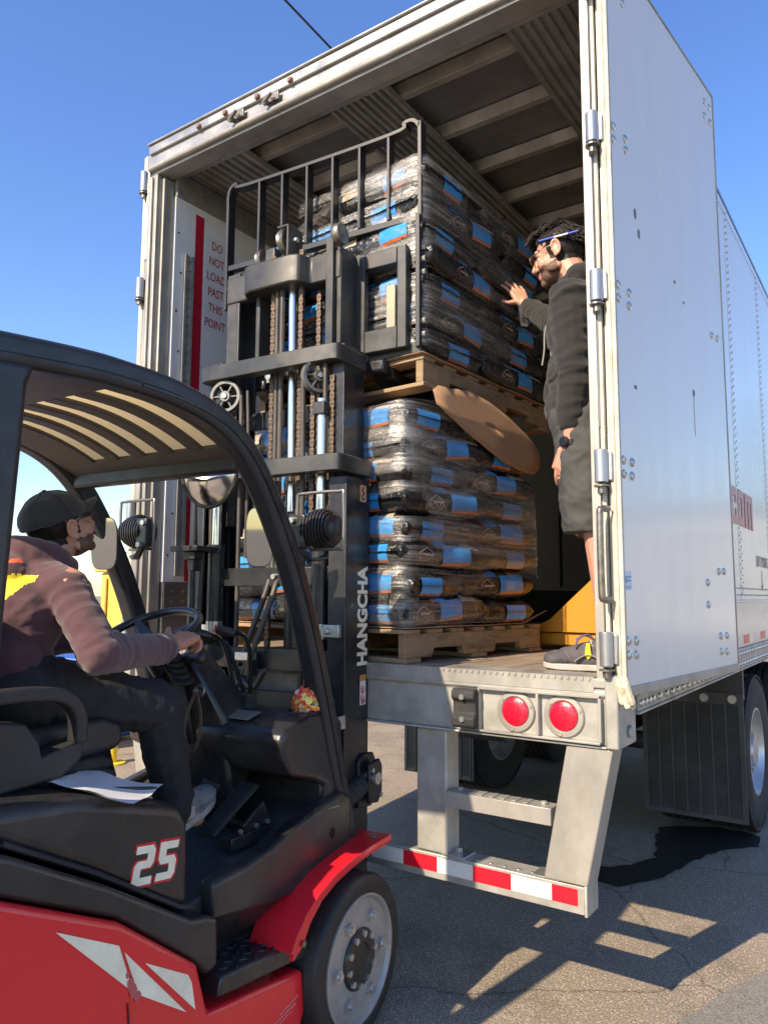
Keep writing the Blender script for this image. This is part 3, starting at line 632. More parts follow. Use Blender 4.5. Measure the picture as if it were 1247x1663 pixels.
def stack(pl, nlay, h0, pitch, which, lx, ly, tall, missing=()):
    fr = Matrix.Translation(pl[0]) @ Matrix.Rotation(pl[1], 4, 'Z'); rnd = random.Random(11 if which == 'lower' else 23); k = 0
    grp = 'bags on the %s pallet' % which
    for i in range(nlay):
        z = h0 + pitch*(i+.5); A = (i % 2 == (0 if which == 'lower' else 1)); L1 = ly*.6; W1 = lx/3
        # pinwheel: three bags end-on at one edge of the layer, two bags broadside behind or before them
        y3 = (0, L1) if A else (ly-L1, ly); y2 = (L1, ly) if A else (0, ly-L1)
        for j in range(3):
            if (i, 'e', j) in missing or (j == 2 and not A) or (j == 1 and not A and i < nlay-1): continue
            c = Vector((-lx*(j+.5)/3+rnd.uniform(-.012, .018), sum(y3)/2+rnd.uniform(-.014, .014), z+rnd.uniform(-.004, .004)))
            pos = (('front right corner', 'front middle', 'front left corner') if A else ('rear right corner', 'rear middle', 'rear left corner'))[j]
            place_bag(fr, c, R(90)*(1 if rnd.random() < 2 else -1)+R(rnd.uniform(-4, 4)), (L1*1.02, W1*1.03, tall), rnd.randrange(5), 'black feed bag at the %s of the %s layer, %s pallet' % (pos, ORD[i], which), grp, R(rnd.uniform(-2.2, 2.2)))
        for j in range(2):
            if (i, 'b', j) in missing or (j == 1 and A): continue
            c = Vector((-lx*(j+.5)/2+rnd.uniform(-.01, .02), sum(y2)/2+rnd.uniform(-.012, .012), z+rnd.uniform(-.004, .004)))
            pos = (('rear right side', 'rear left side') if A else ('front right side', 'front left side'))[j]
            place_bag(fr, c, R(rnd.uniform(-4, 4)), (lx/2*1.02, (y2[1]-y2[0])*1.03, tall), rnd.randrange(5), 'black feed bag along the %s of the %s layer, %s pallet' % (pos, ORD[i], which), grp, R(rnd.uniform(-2.2, 2.2)))
    return fr
FL = stack(LOW, 8, .145, .1185, 'lower', 1.20, .94, .134)
FU = stack(UPP, 7, .145, .128, 'raised', 1.02, 1.18, .142, missing={(6, 'e', 2), (6, 'e', 1), (6, 'b', 1)})

# ================================================================ stretch film: thin clear bands pulled tight round the loads
def film_mat(name, base, streak):
    m = bpy.data.materials.new(name); m.use_nodes = True; n = m.node_tree.nodes; L = m.node_tree.links; n.remove(n['Principled BSDF']); out = n['Material Output']
    tr = n.new('ShaderNodeBsdfTransparent'); gl = n.new('ShaderNodeBsdfGlossy'); gl.inputs['Roughness'].default_value = .22; df = n.new('ShaderNodeBsdfTranslucent'); d2 = n.new('ShaderNodeBsdfDiffuse')
    gl.inputs['Color'].default_value = (.6, .58, .55, 1); df.inputs['Color'].default_value = (.75, .72, .68, 1); d2.inputs['Color'].default_value = (.75, .72, .68, 1)
    tc = n.new('ShaderNodeTexCoord'); mp = n.new('ShaderNodeMapping'); mp.inputs['Scale'].default_value = (1.2, 1.2, 34); L.new(tc.outputs['Object'], mp.inputs[0])
    nz = n.new('ShaderNodeTexNoise'); nz.inputs['Scale'].default_value = 2.4; nz.inputs['Detail'].default_value = 7; nz.inputs['Roughness'].default_value = .65; L.new(mp.outputs[0], nz.inputs[0])
    mr = n.new('ShaderNodeMapRange'); mr.inputs[1].default_value = .44; mr.inputs[2].default_value = .72; mr.inputs[3].default_value = base; mr.inputs[4].default_value = streak; L.new(nz.outputs[0], mr.inputs[0])
    bp = n.new('ShaderNodeBump'); bp.inputs['Strength'].default_value = .6; bp.inputs['Distance'].default_value = .01; L.new(nz.outputs[0], bp.inputs['Height']); L.new(bp.outputs[0], gl.inputs['Normal'])
    a = n.new('ShaderNodeMixShader'); a.inputs[0].default_value = .5; L.new(df.outputs[0], a.inputs[1]); L.new(d2.outputs[0], a.inputs[2])
    b = n.new('ShaderNodeMixShader'); b.inputs[0].default_value = .55; L.new(a.outputs[0], b.inputs[1]); L.new(gl.outputs[0], b.inputs[2])
    c = n.new('ShaderNodeMixShader'); L.new(mr.outputs[0], c.inputs[0]); L.new(tr.outputs[0], c.inputs[1]); L.new(b.outputs[0], c.inputs[2]); L.new(c.outputs[0], out.inputs[0])
    return m
FILM = film_mat('stretch_film', .07, .38); FILM2 = film_mat('crumpled_film', .10, .55)
def film(fr, lx, ly, z0, z1, pitch, n, label, seed, slope, extra=()):
    rnd = random.Random(seed); m = MB(); off = .014; cr = .05
    def ring(s):   # path round the load: left end of the front face -> right face -> back edge
        a = lx; b = ly
        if s < a-cr: return (-lx+s, -off)
        s -= a-cr
        q = cr*math.pi/2
        if s < q: t = s/cr; return (-cr+(cr+off)*math.sin(t), cr-(cr+off)*math.cos(t))
        return (off, cr+s-q)
    tot = lx-cr+cr*math.pi/2+ly-cr
    bands = [(rnd.uniform(z0, z1), rnd.choice((.018, .03, .05, .07)), rnd.uniform(-slope, slope*.6), rnd.uniform(0, .35)*tot, rnd.uniform(.55, 1)*tot) for _ in range(n)] + list(extra)
    for zc, wd, sl, sa, sb, *ex in bands:
        N_ = 40; o = rnd.random()*9; d = ex[0] if ex else rnd.uniform(0, .008)
        def f(u, v):
            s = min(sa+(sb-sa)*u, tot-.01); x, y = ring(s); z = zc+sl*(u-.5)+(v-.5)*wd*(1+.4*math.sin(u*7+o))
            z = min(max(z, z0-.02), z1+.02); e = d+.006*noise.noise(Vector((s*7, z*25, o)))
            ph = abs(math.sin((z-z0)/pitch*math.pi))**.6; e -= .012*(1-ph)
            nx, ny = (0, -1) if y <= -off+.001 else ((1, 0) if x >= off-.001 else (.7, -.7))
            return (x+nx*e, y+ny*e, z)
        m.grid(f, N_, 4)
    o = build('stretch_film', m, FILM, None, angle=180, recalc=False); o.matrix_world = fr
    return tag(o, label, 'plastic film')
film(FL, 1.20, .94, .16, 1.10, .1185, 42, 'clear stretch film pulled in bands round the lower stack of bags', 3, .10,
     extra=[(.84-.05*k, .09, -.30+.03*k, 1.15+.02*k, 2.18, .034+.001*k) for k in range(9)])
film(FU, 1.02, 1.18, .16, 1.04, .128, 44, 'clear stretch film wrapped round the raised stack of bags', 5, .12)
# loose crumpled film over the top of the raised load
m = MB()
def tent(u, v):
    x = -1.03+1.05*u; y = -.02+1.2*v; e = min(u, 1-u, v, 1-v)
    top = 1.055 + .02*math.sin(u*3) - .20*max(0, .50-u)**1.2*2.0
    z = top + .028*noise.noise(Vector((x*9, y*9, 1)))+.016*noise.noise(Vector((x*24, y*24, 4)))+.05*math.exp(-((u-.78)/.22)**2)
    if e < .06: z -= (.06-e)/.06*.13
    return (x+.012*noise.noise(Vector((z*20, y*16, 3))), y+(.012*noise.noise(Vector((x*18, z*20, 7)))), z)
m.grid(tent, 46, 46)
o = build('film_cover', m, FILM2, None, angle=180, recalc=False); o.matrix_world = FU
tag(o, 'crumpled clear film gathered over the top of the raised stack', 'plastic film')
# cardboard sheets
def sheet(name, outline, fn, label, res=14):
    m = MB(); xs = [p[0] for p in outline]; n = len(outline); c = (sum(p[0] for p in outline)/n, sum(p[1] for p in outline)/n); vs = []
    for k in range(6):
        for p in outline: vs.append(fn(c[0]+(p[0]-c[0])*k/5 if k else c[0]+(p[0]-c[0])*.002, c[1]+(p[1]-c[1])*k/5 if k else c[1]+(p[1]-c[1])*.002))
    m.add(vs, [(k*n+i, k*n+(i+1) % n, (k+1)*n+(i+1) % n, (k+1)*n+i) for k in range(5) for i in range(n)])
    return tag(build(name, m, CARD, None, angle=60, solid=.004), label, 'cardboard')
ol = [(.17, 2.36), (.16, 2.42), (.20, 2.452), (.30, 2.455), (.44, 2.475), (.58, 2.45), (.72, 2.40), (.86, 2.33), (.94, 2.28), (.975, 2.235), (.965, 2.18), (.91, 2.14), (.82, 2.14), (.64, 2.17), (.42, 2.25), (.25, 2.32)]
ol = [p for i in range(len(ol)) for p in [Vector((*ol[i], 0)).lerp(Vector((*ol[(i+1) % len(ol)], 0)), t/4)[:2] for t in range(4)]]
ol = [(a+.004*noise.noise(Vector((a*14, b*14, 1))), b+.005*noise.noise(Vector((a*16, b*16, 9)))) for a, b in ol]
sheet('cardboard_sheet', ol, lambda y, z: (-.782+.15*(y-.2)-.55*max(0, z-2.33)**1.0*.35+.006*noise.noise(Vector((y*4, z*5, 2))), y, z), 'brown cardboard sheet bent down over the right side of the lower stack')
def flat(name, fr, x0, x1, y0, y1, z, lift, label):
    m = MB(); m.grid(lambda u, v: (x0+(x1-x0)*u+.006*noise.noise(Vector((v*6, 1, 2))), y0+(y1-y0)*v+.006*noise.noise(Vector((u*6, 5, 2))), z+lift*max(0, u-.9)*10*max(0, v-.8)*5+.004*noise.noise(Vector((u*5, v*5, 1)))), 24, 24)
    o = build(name, m, CARD, None, angle=60, solid=.003); o.matrix_world = fr; return tag(o, label, 'cardboard')
flat('cardboard_sheet', FL, -1.19, .012, .0, 1.08, .1415, .06, 'thin cardboard slip sheet between the floor pallet and its bags')
flat('cardboard_sheet', FU, -1.02, .012, -.02, 1.19, .1415, .0, 'thin cardboard slip sheet under the raised bags')
# a paper label stuck on the raised load
o = build('paper_label', MB().box(0, .0015, -.035, .035, -.05, .05).box(.0015, .002, -.025, .025, -.035, -.005, 1), [mat('label_paper', (.70, .68, .64), .6), mat('label_print', (.25, .25, .25), .6)], None)
o.matrix_world = Matrix.Translation((-.735, .955, 2.985)) @ Matrix.Rotation(R(-6), 4, 'Z') @ Matrix.Rotation(R(12), 4, 'X'); tag(o, 'white paper label stuck on the raised bags below the hand', 'label')
# ================================================================ pallet jack behind the bags
JY = mat('yellow_jack_paint', (.50, .225, .02), .38, 0, var=.12, vscale=5, grime=.3, gcol=(.25, .12, .02), gscale=5)
t = empty('pallet_jack', (-.4, 1.3, ZF), 0, 'yellow pallet jack parked inside the trailer behind the standing man', 'pallet jack')
def jp(name, mb, m, **k):
    mb.v = [(x+.4, y-1.3, z-ZF) for x, y, z in mb.v]; return build(name, mb, m, t, **k)
for y in (1.22, 1.74): jp('fork', MB().prism([(-1.05, 1.30), (-.95, 1.345), (-.2, 1.35), (-.2, 1.285), (-.95, 1.285)], 'y', y, y+.16), JY, bevel=.006)
jp('frame', MB().prism([(-.80, 1.352), (-.79, 1.385), (-.72, 1.42), (-.52, 1.60), (-.30, 1.80), (-.16, 1.84), (-.16, 1.352)], 'y', 1.20, 1.212).prism([(-.80, 1.352), (-.79, 1.385), (-.72, 1.42), (-.52, 1.60), (-.30, 1.80), (-.16, 1.84), (-.16, 1.352)], 'y', 1.898, 1.91).box(-.20, -.12, 1.20, 1.91, 1.30, 1.86).box(-.76, -.2, 1.213, 1.897, 1.353, 1.36), JY, bevel=.006)
jp('wheel', MB().cyl((-.13, 1.5, 1.36), (-.13, 1.6, 1.36), .09, n=20), RUBBER, bevel=.006)
for y in (1.30, 1.82): jp('roller', MB().cyl((-.86, y-.04, 1.295), (-.86, y+.04, 1.295), .034, n=16), RUBBER)
jp('handle', MB().tube([(-.11, 1.55, 1.8), (-.09, 1.55, 2.3)], .02, 10).tube(curve([(-.09, 1.45, 2.38), (-.09, 1.47, 2.30), (-.09, 1.55, 2.28), (-.09, 1.63, 2.30), (-.09, 1.65, 2.38)]), .014, 8), PLAST)
# ================================================================ forklift (own space: x right, y forward, z up; origin on the ground under the front axle)
FKM = Matrix.Translation((-1.3798, -.3707, 0)) @ Matrix.Rotation(R(4.5), 4, 'Z')
FK = empty('forklift', (-1.3798, -.3707, 0), R(4.5), 'red and black forklift lifting a wrapped pallet into the trailer', 'forklift')
def fp(name, mb, m, parent=FK, **k): return build(name, mb, m, parent, **k)
CREAM = mat('cream_decal', (.82, .79, .62), .4, 0, var=.1, vscale=14, grime=.25, gcol=(.30, .26, .17), gscale=9)
# --- chassis and counterweight
body = [(-1.50, .20), (-1.50, .965), (-1.353, .905), (-1.028, .749), (-.758, .548), (-.712, .405), (-.279, .345), (-.262, .215), (-.30, .15)]
fp('chassis', MB().prism(body, 'x', -.525, .525), REDP, bevel=.016, seg=3)
fp('counterweight', MB().prism([(-1.505, .16), (-1.505, .965), (-1.75, 1.02), (-1.98, 1.02), (-2.12, .93), (-2.16, .6), (-2.10, .22), (-2.0, .16)], 'x', -.525, .525), REDP, bevel=.06, seg=4)
for pl in ([(-1.213, .795), (-1.034, .700), (-.985, .575)], [(-1.016, .678), (-.968, .562), (-.800, .447)], [(-.950, .628), (-.800, .540), (-.785, .515), (-.768, .440)]):
    fp('side_decal', MB().prism(pl, 'x', .5255, .5275), CREAM)
m = MB(); m.tube([(.527, -1.0, .555), (.527, -.985, .43), (.527, -1.0, .2)], .002, 5); fp('panel_gap', m, mat('dark_gap', (.05, .004, .006), .6))
rnd = random.Random(9); SCR = mat('scratched_paint', (.62, .40, .36), .6)
for y0, z0, l, sl in ((-.60, .222, .16, .10), (-.52, .236, .20, .12), (-.46, .228, .12, .16), (-.66, .205, .10, .05), (-.40, .262, .09, .2), (-.90, .36, .05, -.5), (-1.0, .582, .03, .6), (-.80, .30, .07, .1)):
    m = MB(); m.bar([(.5262, y0+l*t/6, z0+sl*l*t/6+rnd.uniform(-.002, .002)) for t in range(7)], .0012, [rnd.uniform(.0006, .0028) for t in range(7)]); fp('paint_scratch', m, SCR)
for y, z, r in ((-.995, .60, .013), (-.985, .578, .016), (-1.005, .622, .008), (-.97, .56, .012)):
    fp('paint_chip', MB().add([(.5279, y+r*(1+.5*noise.noise(Vector((a, y*50, 2))))*math.cos(a)*.8, z+r*(1+.5*noise.noise(Vector((a, z*50, 5))))*math.sin(a)) for a in [k*.5236 for k in range(12)]], [tuple(range(12))]), mat('bare_chip', (.45, .10, .10), .6), smooth=False)
# --- hood, skirt, side panels, floor, step
hood = [(-1.98, 1.15), (-1.35, 1.075), (-1.10, 1.05), (-.86, .985), (-.765, .955), (-.725, .905), (-.712, .655), (-.765, .672), (-1.058, .850), (-1.306, .985), (-1.60, 1.03), (-1.98, 1.04)]
hd = fp('hood', MB().prism(hood, 'x', -.45, .45), PLAST, bevel=.035, seg=5, angle=60)
def sticker(name, pts, x, m, t=.0012): return fp(name, MB().prism(pts, 'x', x, x+t), m, hd)
def italic(bx, o, sc, sh):   # strokes in a 0..1 cell -> sheared (y, z)
    return [[(o[0]+(p[0]+sh*p[1])*sc[0], o[1]+p[1]*sc[1]-.14*(p[0]+sh*p[1])*sc[0]) for p in q] for q in bx]
two = [[(0, 1), (.85, 1), (1, .86), (1, .56), (.85, .42), (.36, .42), (.36, .2), (1, .2), (1, 0), (0, 0), (0, .5), (.15, .62), (.62, .62), (.62, .8), (0, .8)]]
fiv = [[(0, 1), (1, 1), (1, .8), (.38, .8), (.38, .62), (.85, .62), (1, .48), (1, .14), (.85, 0), (0, 0), (0, .2), (.62, .2), (.62, .42), (.15, .42), (0, .56)]]
for ch, o in ((two, (-.937, .787)), (fiv, (-.855, .777))):
    for q in italic(ch, o, (.066, .098), .28):
        c = Vector((sum(p[0] for p in q)/len(q), sum(p[1] for p in q)/len(q)))
        sticker('number_outline', [tuple(c+(Vector(p)-c)*1.0+(Vector(p)-c).normalized()*.0075) for p in q], .4502, REDTAPE, .0006); sticker('number_decal', q, .4509, CREAM, .0008)
skirt = [(-1.50, 1.05), (-1.312, .978), (-1.06, .842), (-.765, .662), (-.70, .648), (-.662, .63), (-.655, .50), (-.70, .490), (-.758, .552), (-1.028, .754), (-1.353, .910), (-1.50, .968)]
fp('side_skirt', MB().prism(skirt, 'x', -.505, .505), PLAST, bevel=.014, seg=3)
m = MB(); m.tube([(.4575, -1.306, .995), (.4575, -1.058, .862), (.4575, -.765, .684), (.4575, -.715, .668)], .007, 6); fp('hood_seal', m, RUBBER)
FLOORM = mat('floor_mat', (.028, .028, .03), .6, 0, var=.3, vscale=6, grime=.6, gcol=(.10, .09, .075), gscale=6, bump=.3, bscale=90)
fp('floor_plate', MB().prism([(-.72, .60), (-.72, .665), (-.30, .70), (-.06, .79), (-.06, .60)], 'x', -.44, .43), FLOORM, bevel=.008)
m = MB(); m.prism([(-.655, .715), (-.506, .722), (-.40, .738), (-.293, .768), (-.118, .808), (.015, .828), (.075, .80), (.07, .60), (-.015, .592), (-.10, .565), (-.148, .548), (-.413, .575), (-.652, .612)], 'x', .42, .478); fp('side_sill', MB().prism([(-.655, .715), (-.506, .722), (-.293, .768), (.015, .828), (.07, .60), (-.148, .548), (-.652, .612)], 'x', -.478, -.42), PLAST, bevel=.014)
sp = fp('side_sill', m, PLAST, bevel=.014, seg=3, angle=50)
fp('sill_hole', MB().cyl((.4776, -.053, .700), (.4786, -.053, .700), .018, n=18), mat('black_hole', (.002, .002, .002), .9), sp)
m = MB(); m.tube([(.475, -.12, .79), (.479, -.01, .783)], .0016, 5); fp('scratch', m, mat('pale_scratch', (.35, .33, .3), .6), sp)
fp('lower_sill', MB().prism([(-.66, .606), (-.413, .569), (-.16, .543), (-.21, .515), (-.26, .40), (-.70, .42)], 'x', -.375, .375), PLAST, bevel=.01)
for s in (1, -1): fp('sill_apron', MB().add([(s*.46, -.648, .612), (s*.46, -.413, .575), (s*.46, -.15, .55), (s*.378, -.20, .44), (s*.378, -.413, .462), (s*.378, -.648, .49), (s*.40, -.648, .618), (s*.40, -.413, .58), (s*.40, -.15, .555), (s*.376, -.20, .45), (s*.376, -.413, .47), (s*.376, -.648, .50)], [(0, 1, 4, 5), (1, 2, 3, 4), (6, 11, 10, 7), (7, 10, 9, 8), (0, 6, 7, 1), (1, 7, 8, 2), (5, 4, 10, 11), (4, 3, 9, 10), (0, 5, 11, 6), (2, 8, 9, 3)]), PLAST, bevel=.006)
st = fp('step', MB().prism([(-.66, .478), (-.255, .432), (-.235, .405), (-.25, .372), (-.675, .425)], 'x', .30, .522), PLAST, bevel=.008)
m = MB()
for i in range(9):
    for j in range(4): m.obox((.385+.035*j+.014*(i % 2), -.62+.042*i, .4765-.0046*i), (.022, .006, .005), (R(-6.5), 0, R(45 if (i+j) % 2 else -45)))
for y, x in ((-.36, .44), (-.30, .40), (-.58, .47)): m.cyl((x, y, .470-.113*(y+.66)), (x, y, .480-.113*(y+.66)), .016, n=14)
fp('step_tread', m, PLAST, st)
fp('step', MB().prism([(-.66, .478), (-.255, .432), (-.235, .405), (-.25, .372), (-.675, .425)], 'x', -.522, -.30), PLAST, bevel=.008)
# --- fenders
for s in (1, -1):
    pa = [(.0, -.40, .445), (0, -.375, .485), (0, -.33, .53), (0, -.26, .572), (0, -.17, .602), (0, -.05, .622), (0, .06, .632), (0, .20, .634)]
    m = MB(); m.bar([(s*.49, y, z) for _, y, z in pa], .17, .020)
    lp_ = [(y, z) for _, y, z in pa]; m.prism([(y, z-.012) for y, z in lp_] + [(.20, .618), (.06, .614), (-.05, .604), (-.165, .583), (-.25, .552), (-.312, .506), (-.350, .452), (-.40, .425)], 'x', min(s*.556, s*.574), max(s*.556, s*.574))
    fd = fp('fender', m, REDP, bevel=.006)
    fp('fender_bolt', MB().cyl((s*.578, -.355, .462), (s*.582, -.355, .462), .010, n=8).cyl((s*.53, .15, .6445), (s*.53, .15, .648), .016, n=12), STEEL, fd)
# --- wheels
TYF = mat('solid_tyre', (.018, .018, .019), .55, 0, var=.3, vscale=8, grime=.5, gcol=(.07, .062, .052), gscale=5, bump=.12, bscale=70)
WRIM = mat('worn_silver_rim', (.34, .335, .325), .42, .35, var=.14, vscale=9, grime=.6, gcol=(.16, .10, .065), gscale=5, bump=.15, bscale=70)
for cx, cy, r, s in ((.57, 0, .277, 1), (-.57, 0, .277, -1), (.46, -1.72, .225, 1), (-.46, -1.72, .225, -1)):
    t = .19 if r > .25 else .15; k = r/.277; O = (cx, cy, r); A = (s, 0, 0)
    wh = fp('wheel', MB().lathe([(.205*k, -t), (.268*k, -t), (r, -t+.015), (r, -.018), (.268*k, -.004), (.262*k, -.001), (.225*k, .0), (.215*k, -.003), (.205*k, -.006)], O, A, 64, close=True), TYF)
    fp('rim', MB().lathe([(.212*k, -.01), (.212*k, .003), (.204*k, .004), (.196*k, -.004), (.188*k, -.022), (.165*k, -.030), (.155*k, -.030), (.11*k, -.028), (.085*k, -.024), (.001, -.024)], O, A, 56), WRIM, wh)
    hb = fp('hub', MB().lathe([(.102*k, -.026), (.100*k, -.006), (.094*k, .0), (.055*k, .002), (.05*k, -.004), (.001, -.004)], O, A, 40), PLAST, wh)
    if s > 0:
        for i in range(6):
            a = R(60*i); P = Vector((cx, cy+.142*k*math.cos(a), r+.142*k*math.sin(a)))
            if i % 2 == 0 or True: fp('wheel_nut', MB().cyl(P+Vector((-.03, 0, 0)), P+Vector((.006, 0, 0)), .0215, n=6).cyl(P+Vector((.004, 0, 0)), P+Vector((.014, 0, 0)), .012, n=10) if i in (0, 1, 2, 3, 4, 5, 6, 7) else MB(), BOLT, wh)
        for i in range(10):
            a = R(36*i+10); P = Vector((cx, cy+.083*k*math.cos(a), r+.083*k*math.sin(a))); fp('hub_bolt', MB().cyl(P+Vector((-.004, 0, 0)), P+Vector((.011, 0, 0)), .0115, n=6), BOLT, wh)
# --- dash, cowl, steering
ds = MB(); ds.prism([(-.325, 1.055), (-.30, 1.085), (-.16, 1.122), (-.02, 1.115), (.05, 1.075), (.07, .82), (.055, .60), (-.06, .60), (-.05, .86), (-.12, .89), (-.26, .93), (-.31, 1.0)], 'x', .06, .452)
dsh = fp('dashboard', ds, PLAST, bevel=.022, seg=4, angle=60)
fp('dashboard', MB().prism([(-.18, 1.04), (-.05, 1.05), (.05, .98), (.055, .60), (-.06, .60), (-.06, .9), (-.16, .95)], 'x', -.452, .058), PLAST, bevel=.02, seg=3)
fp('lower_dash', MB().prism([(-.062, .88), (.0, .88), (.05, .62), (-.02, .62)], 'x', .20, .44), PLAST, dsh, bevel=.02)
fp('steering_cowl', MB().add([(-.12, -.36, 1.27), (.06, -.36, 1.33), (.02, -.25, 1.36), (-.10, -.25, 1.30), (-.16, -.20, .66), (.185, -.30, 1.09), (.16, -.05, 1.08), (-.16, .0, .66), (.19, -.25, .68)], [(0, 1, 2, 3), (0, 4, 8, 5, 1), (1, 5, 6, 2), (3, 2, 6, 7), (0, 3, 7, 4), (4, 7, 8), (5, 8, 6), (6, 8, 7)]), PLAST, bevel=.02, seg=3)
fp('display_panel', MB().obox((.20, -.235, 1.1105), (.13, .075, .004), (R(14), 0, 0)), mat('worn_display', (.17, .17, .15), .3), dsh, bevel=.002)
m = MB()
for i in range(4): m.obox((.10+.012*(i % 2), -.265+.02*i, 1.103+.005*i), (.045, .013, .005), (R(14), 0, 0))
fp('switch_row', m, RUBBER, dsh, bevel=.002)
fp('cup_holder', MB().lathe([(.048, .0), (.062, 0), (.064, .006), (.058, .010), (.05, .006), (.048, -.02), (.001, -.02)], (.385, -.11, 1.117), (0, -.05, 1), 24), PLAST, dsh)
SO = Vector((-.04, -.455, 1.402)); SN = Vector((0, -.42, .907)).normalized(); SX = Vector((1, 0, 0)); SY = SN.cross(SX)
sw_ = fp('steering_wheel', MB().tube([SO+(SX*math.cos(R(a))+SY*math.sin(R(a)))*.178 for a in range(0, 361, 10)], .0155, 12), mat('wheel_rim_plastic', (.018, .02, .026), .3, var=.1, coat=.3))
m = MB(); m.lathe([(.001, .012), (.04, .010), (.055, 0), (.06, -.03), (.045, -.07), (.03, -.14)], SO-SN*.03, SN, 24)
for a in (30, 150, 270): d = SX*math.cos(R(a))+SY*math.sin(R(a)); m.bar([SO-SN*.035+d*.03, SO-SN*.018+d*.11, SO+d*.172], [.05, .035, .026], [.018, .014, .012], SN.cross(d))
fp('steering_hub', m, mat('blue_grey_plastic', (.022, .030, .045), .35, var=.1), sw_, bevel=.003)
fp('steering_column', MB().tube([SO-SN*.06, (-.035, -.33, 1.22), (-.02, -.24, 1.02)], [.04, .055, .07], 14).tube(curve([(.05, -.37, 1.30), (.10, -.39, 1.315), (.14, -.39, 1.318)]), .014, 8).ball((.15, -.39, 1.318), .021), PLAST)
m = MB()
for i in range(5): m.lathe([(.030, 0), (.036, .006), (.030, .012)], (.02+.012*i, -.40+.002*i, 1.315-.02*i), (.35, -.2, .8), 16)
fp('column_boot', m, RUBBER)
m = MB(); m.lathe([(.018, 0), (.023, .003), (.018, .008), (.010, .006), (.001, .003)], (.105, -.345, 1.20), (.35, -.9, .1), 18); fp('ignition_switch', m, STEEL)
WEB = mat('brown_webbing', (.16, .10, .065), .8, 0, var=.2, vscale=30, bump=.4, bscale=300)
m = MB(); m.bar(curve([(.105, -.36, 1.195), (.085, -.37, 1.15), (.072, -.38, 1.08), (.085, -.385, 1.03), (.105, -.38, 1.00)], 6), .022, .002, (1, -.3, 0)); m.bar(curve([(.107, -.362, 1.193), (.135, -.372, 1.14), (.142, -.375, 1.07), (.125, -.38, 1.01), (.106, -.381, 1.001)], 6), .022, .002, (.9, -.4, 0))
fp('strap_loop', m, WEB)
# --- control levers and boots
for i, (bx, by) in enumerate(((.085, -.135), (.115, -.115), (.15, -.125))):
    m = MB()
    for k in range(5): m.lathe([(.031-.0035*k, 0), (.034-.0035*k, .007), (.029-.0035*k, .014)], (bx, by, 1.112+.011*k), (0, 0, 1), 14)
    fp('lever_boot', m, RUBBER)
    top = [[(bx, by, 1.16), (bx-.035, by-.01, 1.31), (bx-.06, by-.03, 1.372), (bx-.10, by-.07, 1.386)], [(bx, by, 1.16), (bx-.05, by-.02, 1.30), (bx-.075, by-.03, 1.352), (bx-.15, by-.06, 1.366)], [(bx, by, 1.16), (bx+.01, by-.02, 1.32), (bx-.005, by-.04, 1.386), (bx-.06, by-.06, 1.398)]][i]
    lv = fp('control_lever', MB().tube(curve(top, 6), .0085, 8), mat('satin_black_rod', (.02, .02, .02), .25, .3))
    e = Vector(top[-1]); d = (e-Vector(top[-2])).normalized(); fp('lever_knob', MB().tube([e-d*.03, e, e+d*.045], [.013, .018, .017], 12), PLAST, lv)
    if i == 2: fp('red_button', MB().obox(e+d*.046, (.026, .012, .030), d.to_track_quat('X', 'Z').to_matrix()), mat('red_button', (.72, .06, .03), .4), lv, bevel=.003)
# --- pedals
pd = fp('accelerator_pedal', MB().obox((.245, -.33, .815), (.075, .235, .012), (R(32), 0, R(-6))), RUBBER, bevel=.004)
m = MB()
for i in range(5): m.obox((.245-.028+.014*i, -.332, .824), (.006, .22, .005), (R(32), 0, R(-6)))
fp('pedal_ribs', m, RUBBER, pd)
fp('pedal_bracket', MB().box(.285, .335, -.42, -.22, .71, .75).cyl((.21, -.30, .76), (.33, -.30, .76), .012).obox((.325, -.29, .775), (.012, .12, .07), (R(30), 0, 0)), PLAST, pd, bevel=.003)
for y in (-.38, -.30, -.24): fp('bracket_bolt', MB().cyl((.332, y, .765), (.342, y, .765), .008, n=6), BOLT, pd)
fp('brake_pedal', MB().obox((.10, -.26, .87), (.09, .06, .014), (R(50), 0, 0)).tube([(.10, -.24, .86), (.10, -.14, .90), (.10, -.07, .86)], .012), RUBBER, bevel=.004)
# --- seat
SEAT = mat('black_seat_vinyl', (.022, .022, .024), .5, 0, var=.2, vscale=8, bump=.2, bscale=200, grime=.3, gcol=(.06, .055, .05))
se = fp('seat_cushion', MB().prism([(-1.28, 1.10), (-1.25, 1.19), (-1.05, 1.185), (-.86, 1.185), (-.80, 1.165), (-.785, 1.12), (-.81, 1.09), (-1.0, 1.085)], 'x', -.24, .24), SEAT, bevel=.035, seg=5, angle=70)
m = MB()
for i in range(2): m.prism([(-1.24, 1.020+.034*i), (-1.22, 1.048+.034*i), (-.83, 1.04+.034*i), (-.785-.0*i, 1.022+.03*i), (-.80, 1.0+.03*i), (-1.22, 1.008+.034*i)], 'x', -.215+.01*i, .215-.01*i)
fp('seat_bellows', m, RUBBER, se, bevel=.014, seg=4)
fp('seat_base', MB().box(-.20, .20, -1.25, -.80, .955, 1.012), PLAST, se, bevel=.01)
fp('seat_back', MB().prism([(-1.30, 1.16), (-1.43, 1.62), (-1.37, 1.66), (-1.27, 1.50), (-1.22, 1.20)], 'x', -.23, .23), SEAT, bevel=.04, seg=5, angle=70)
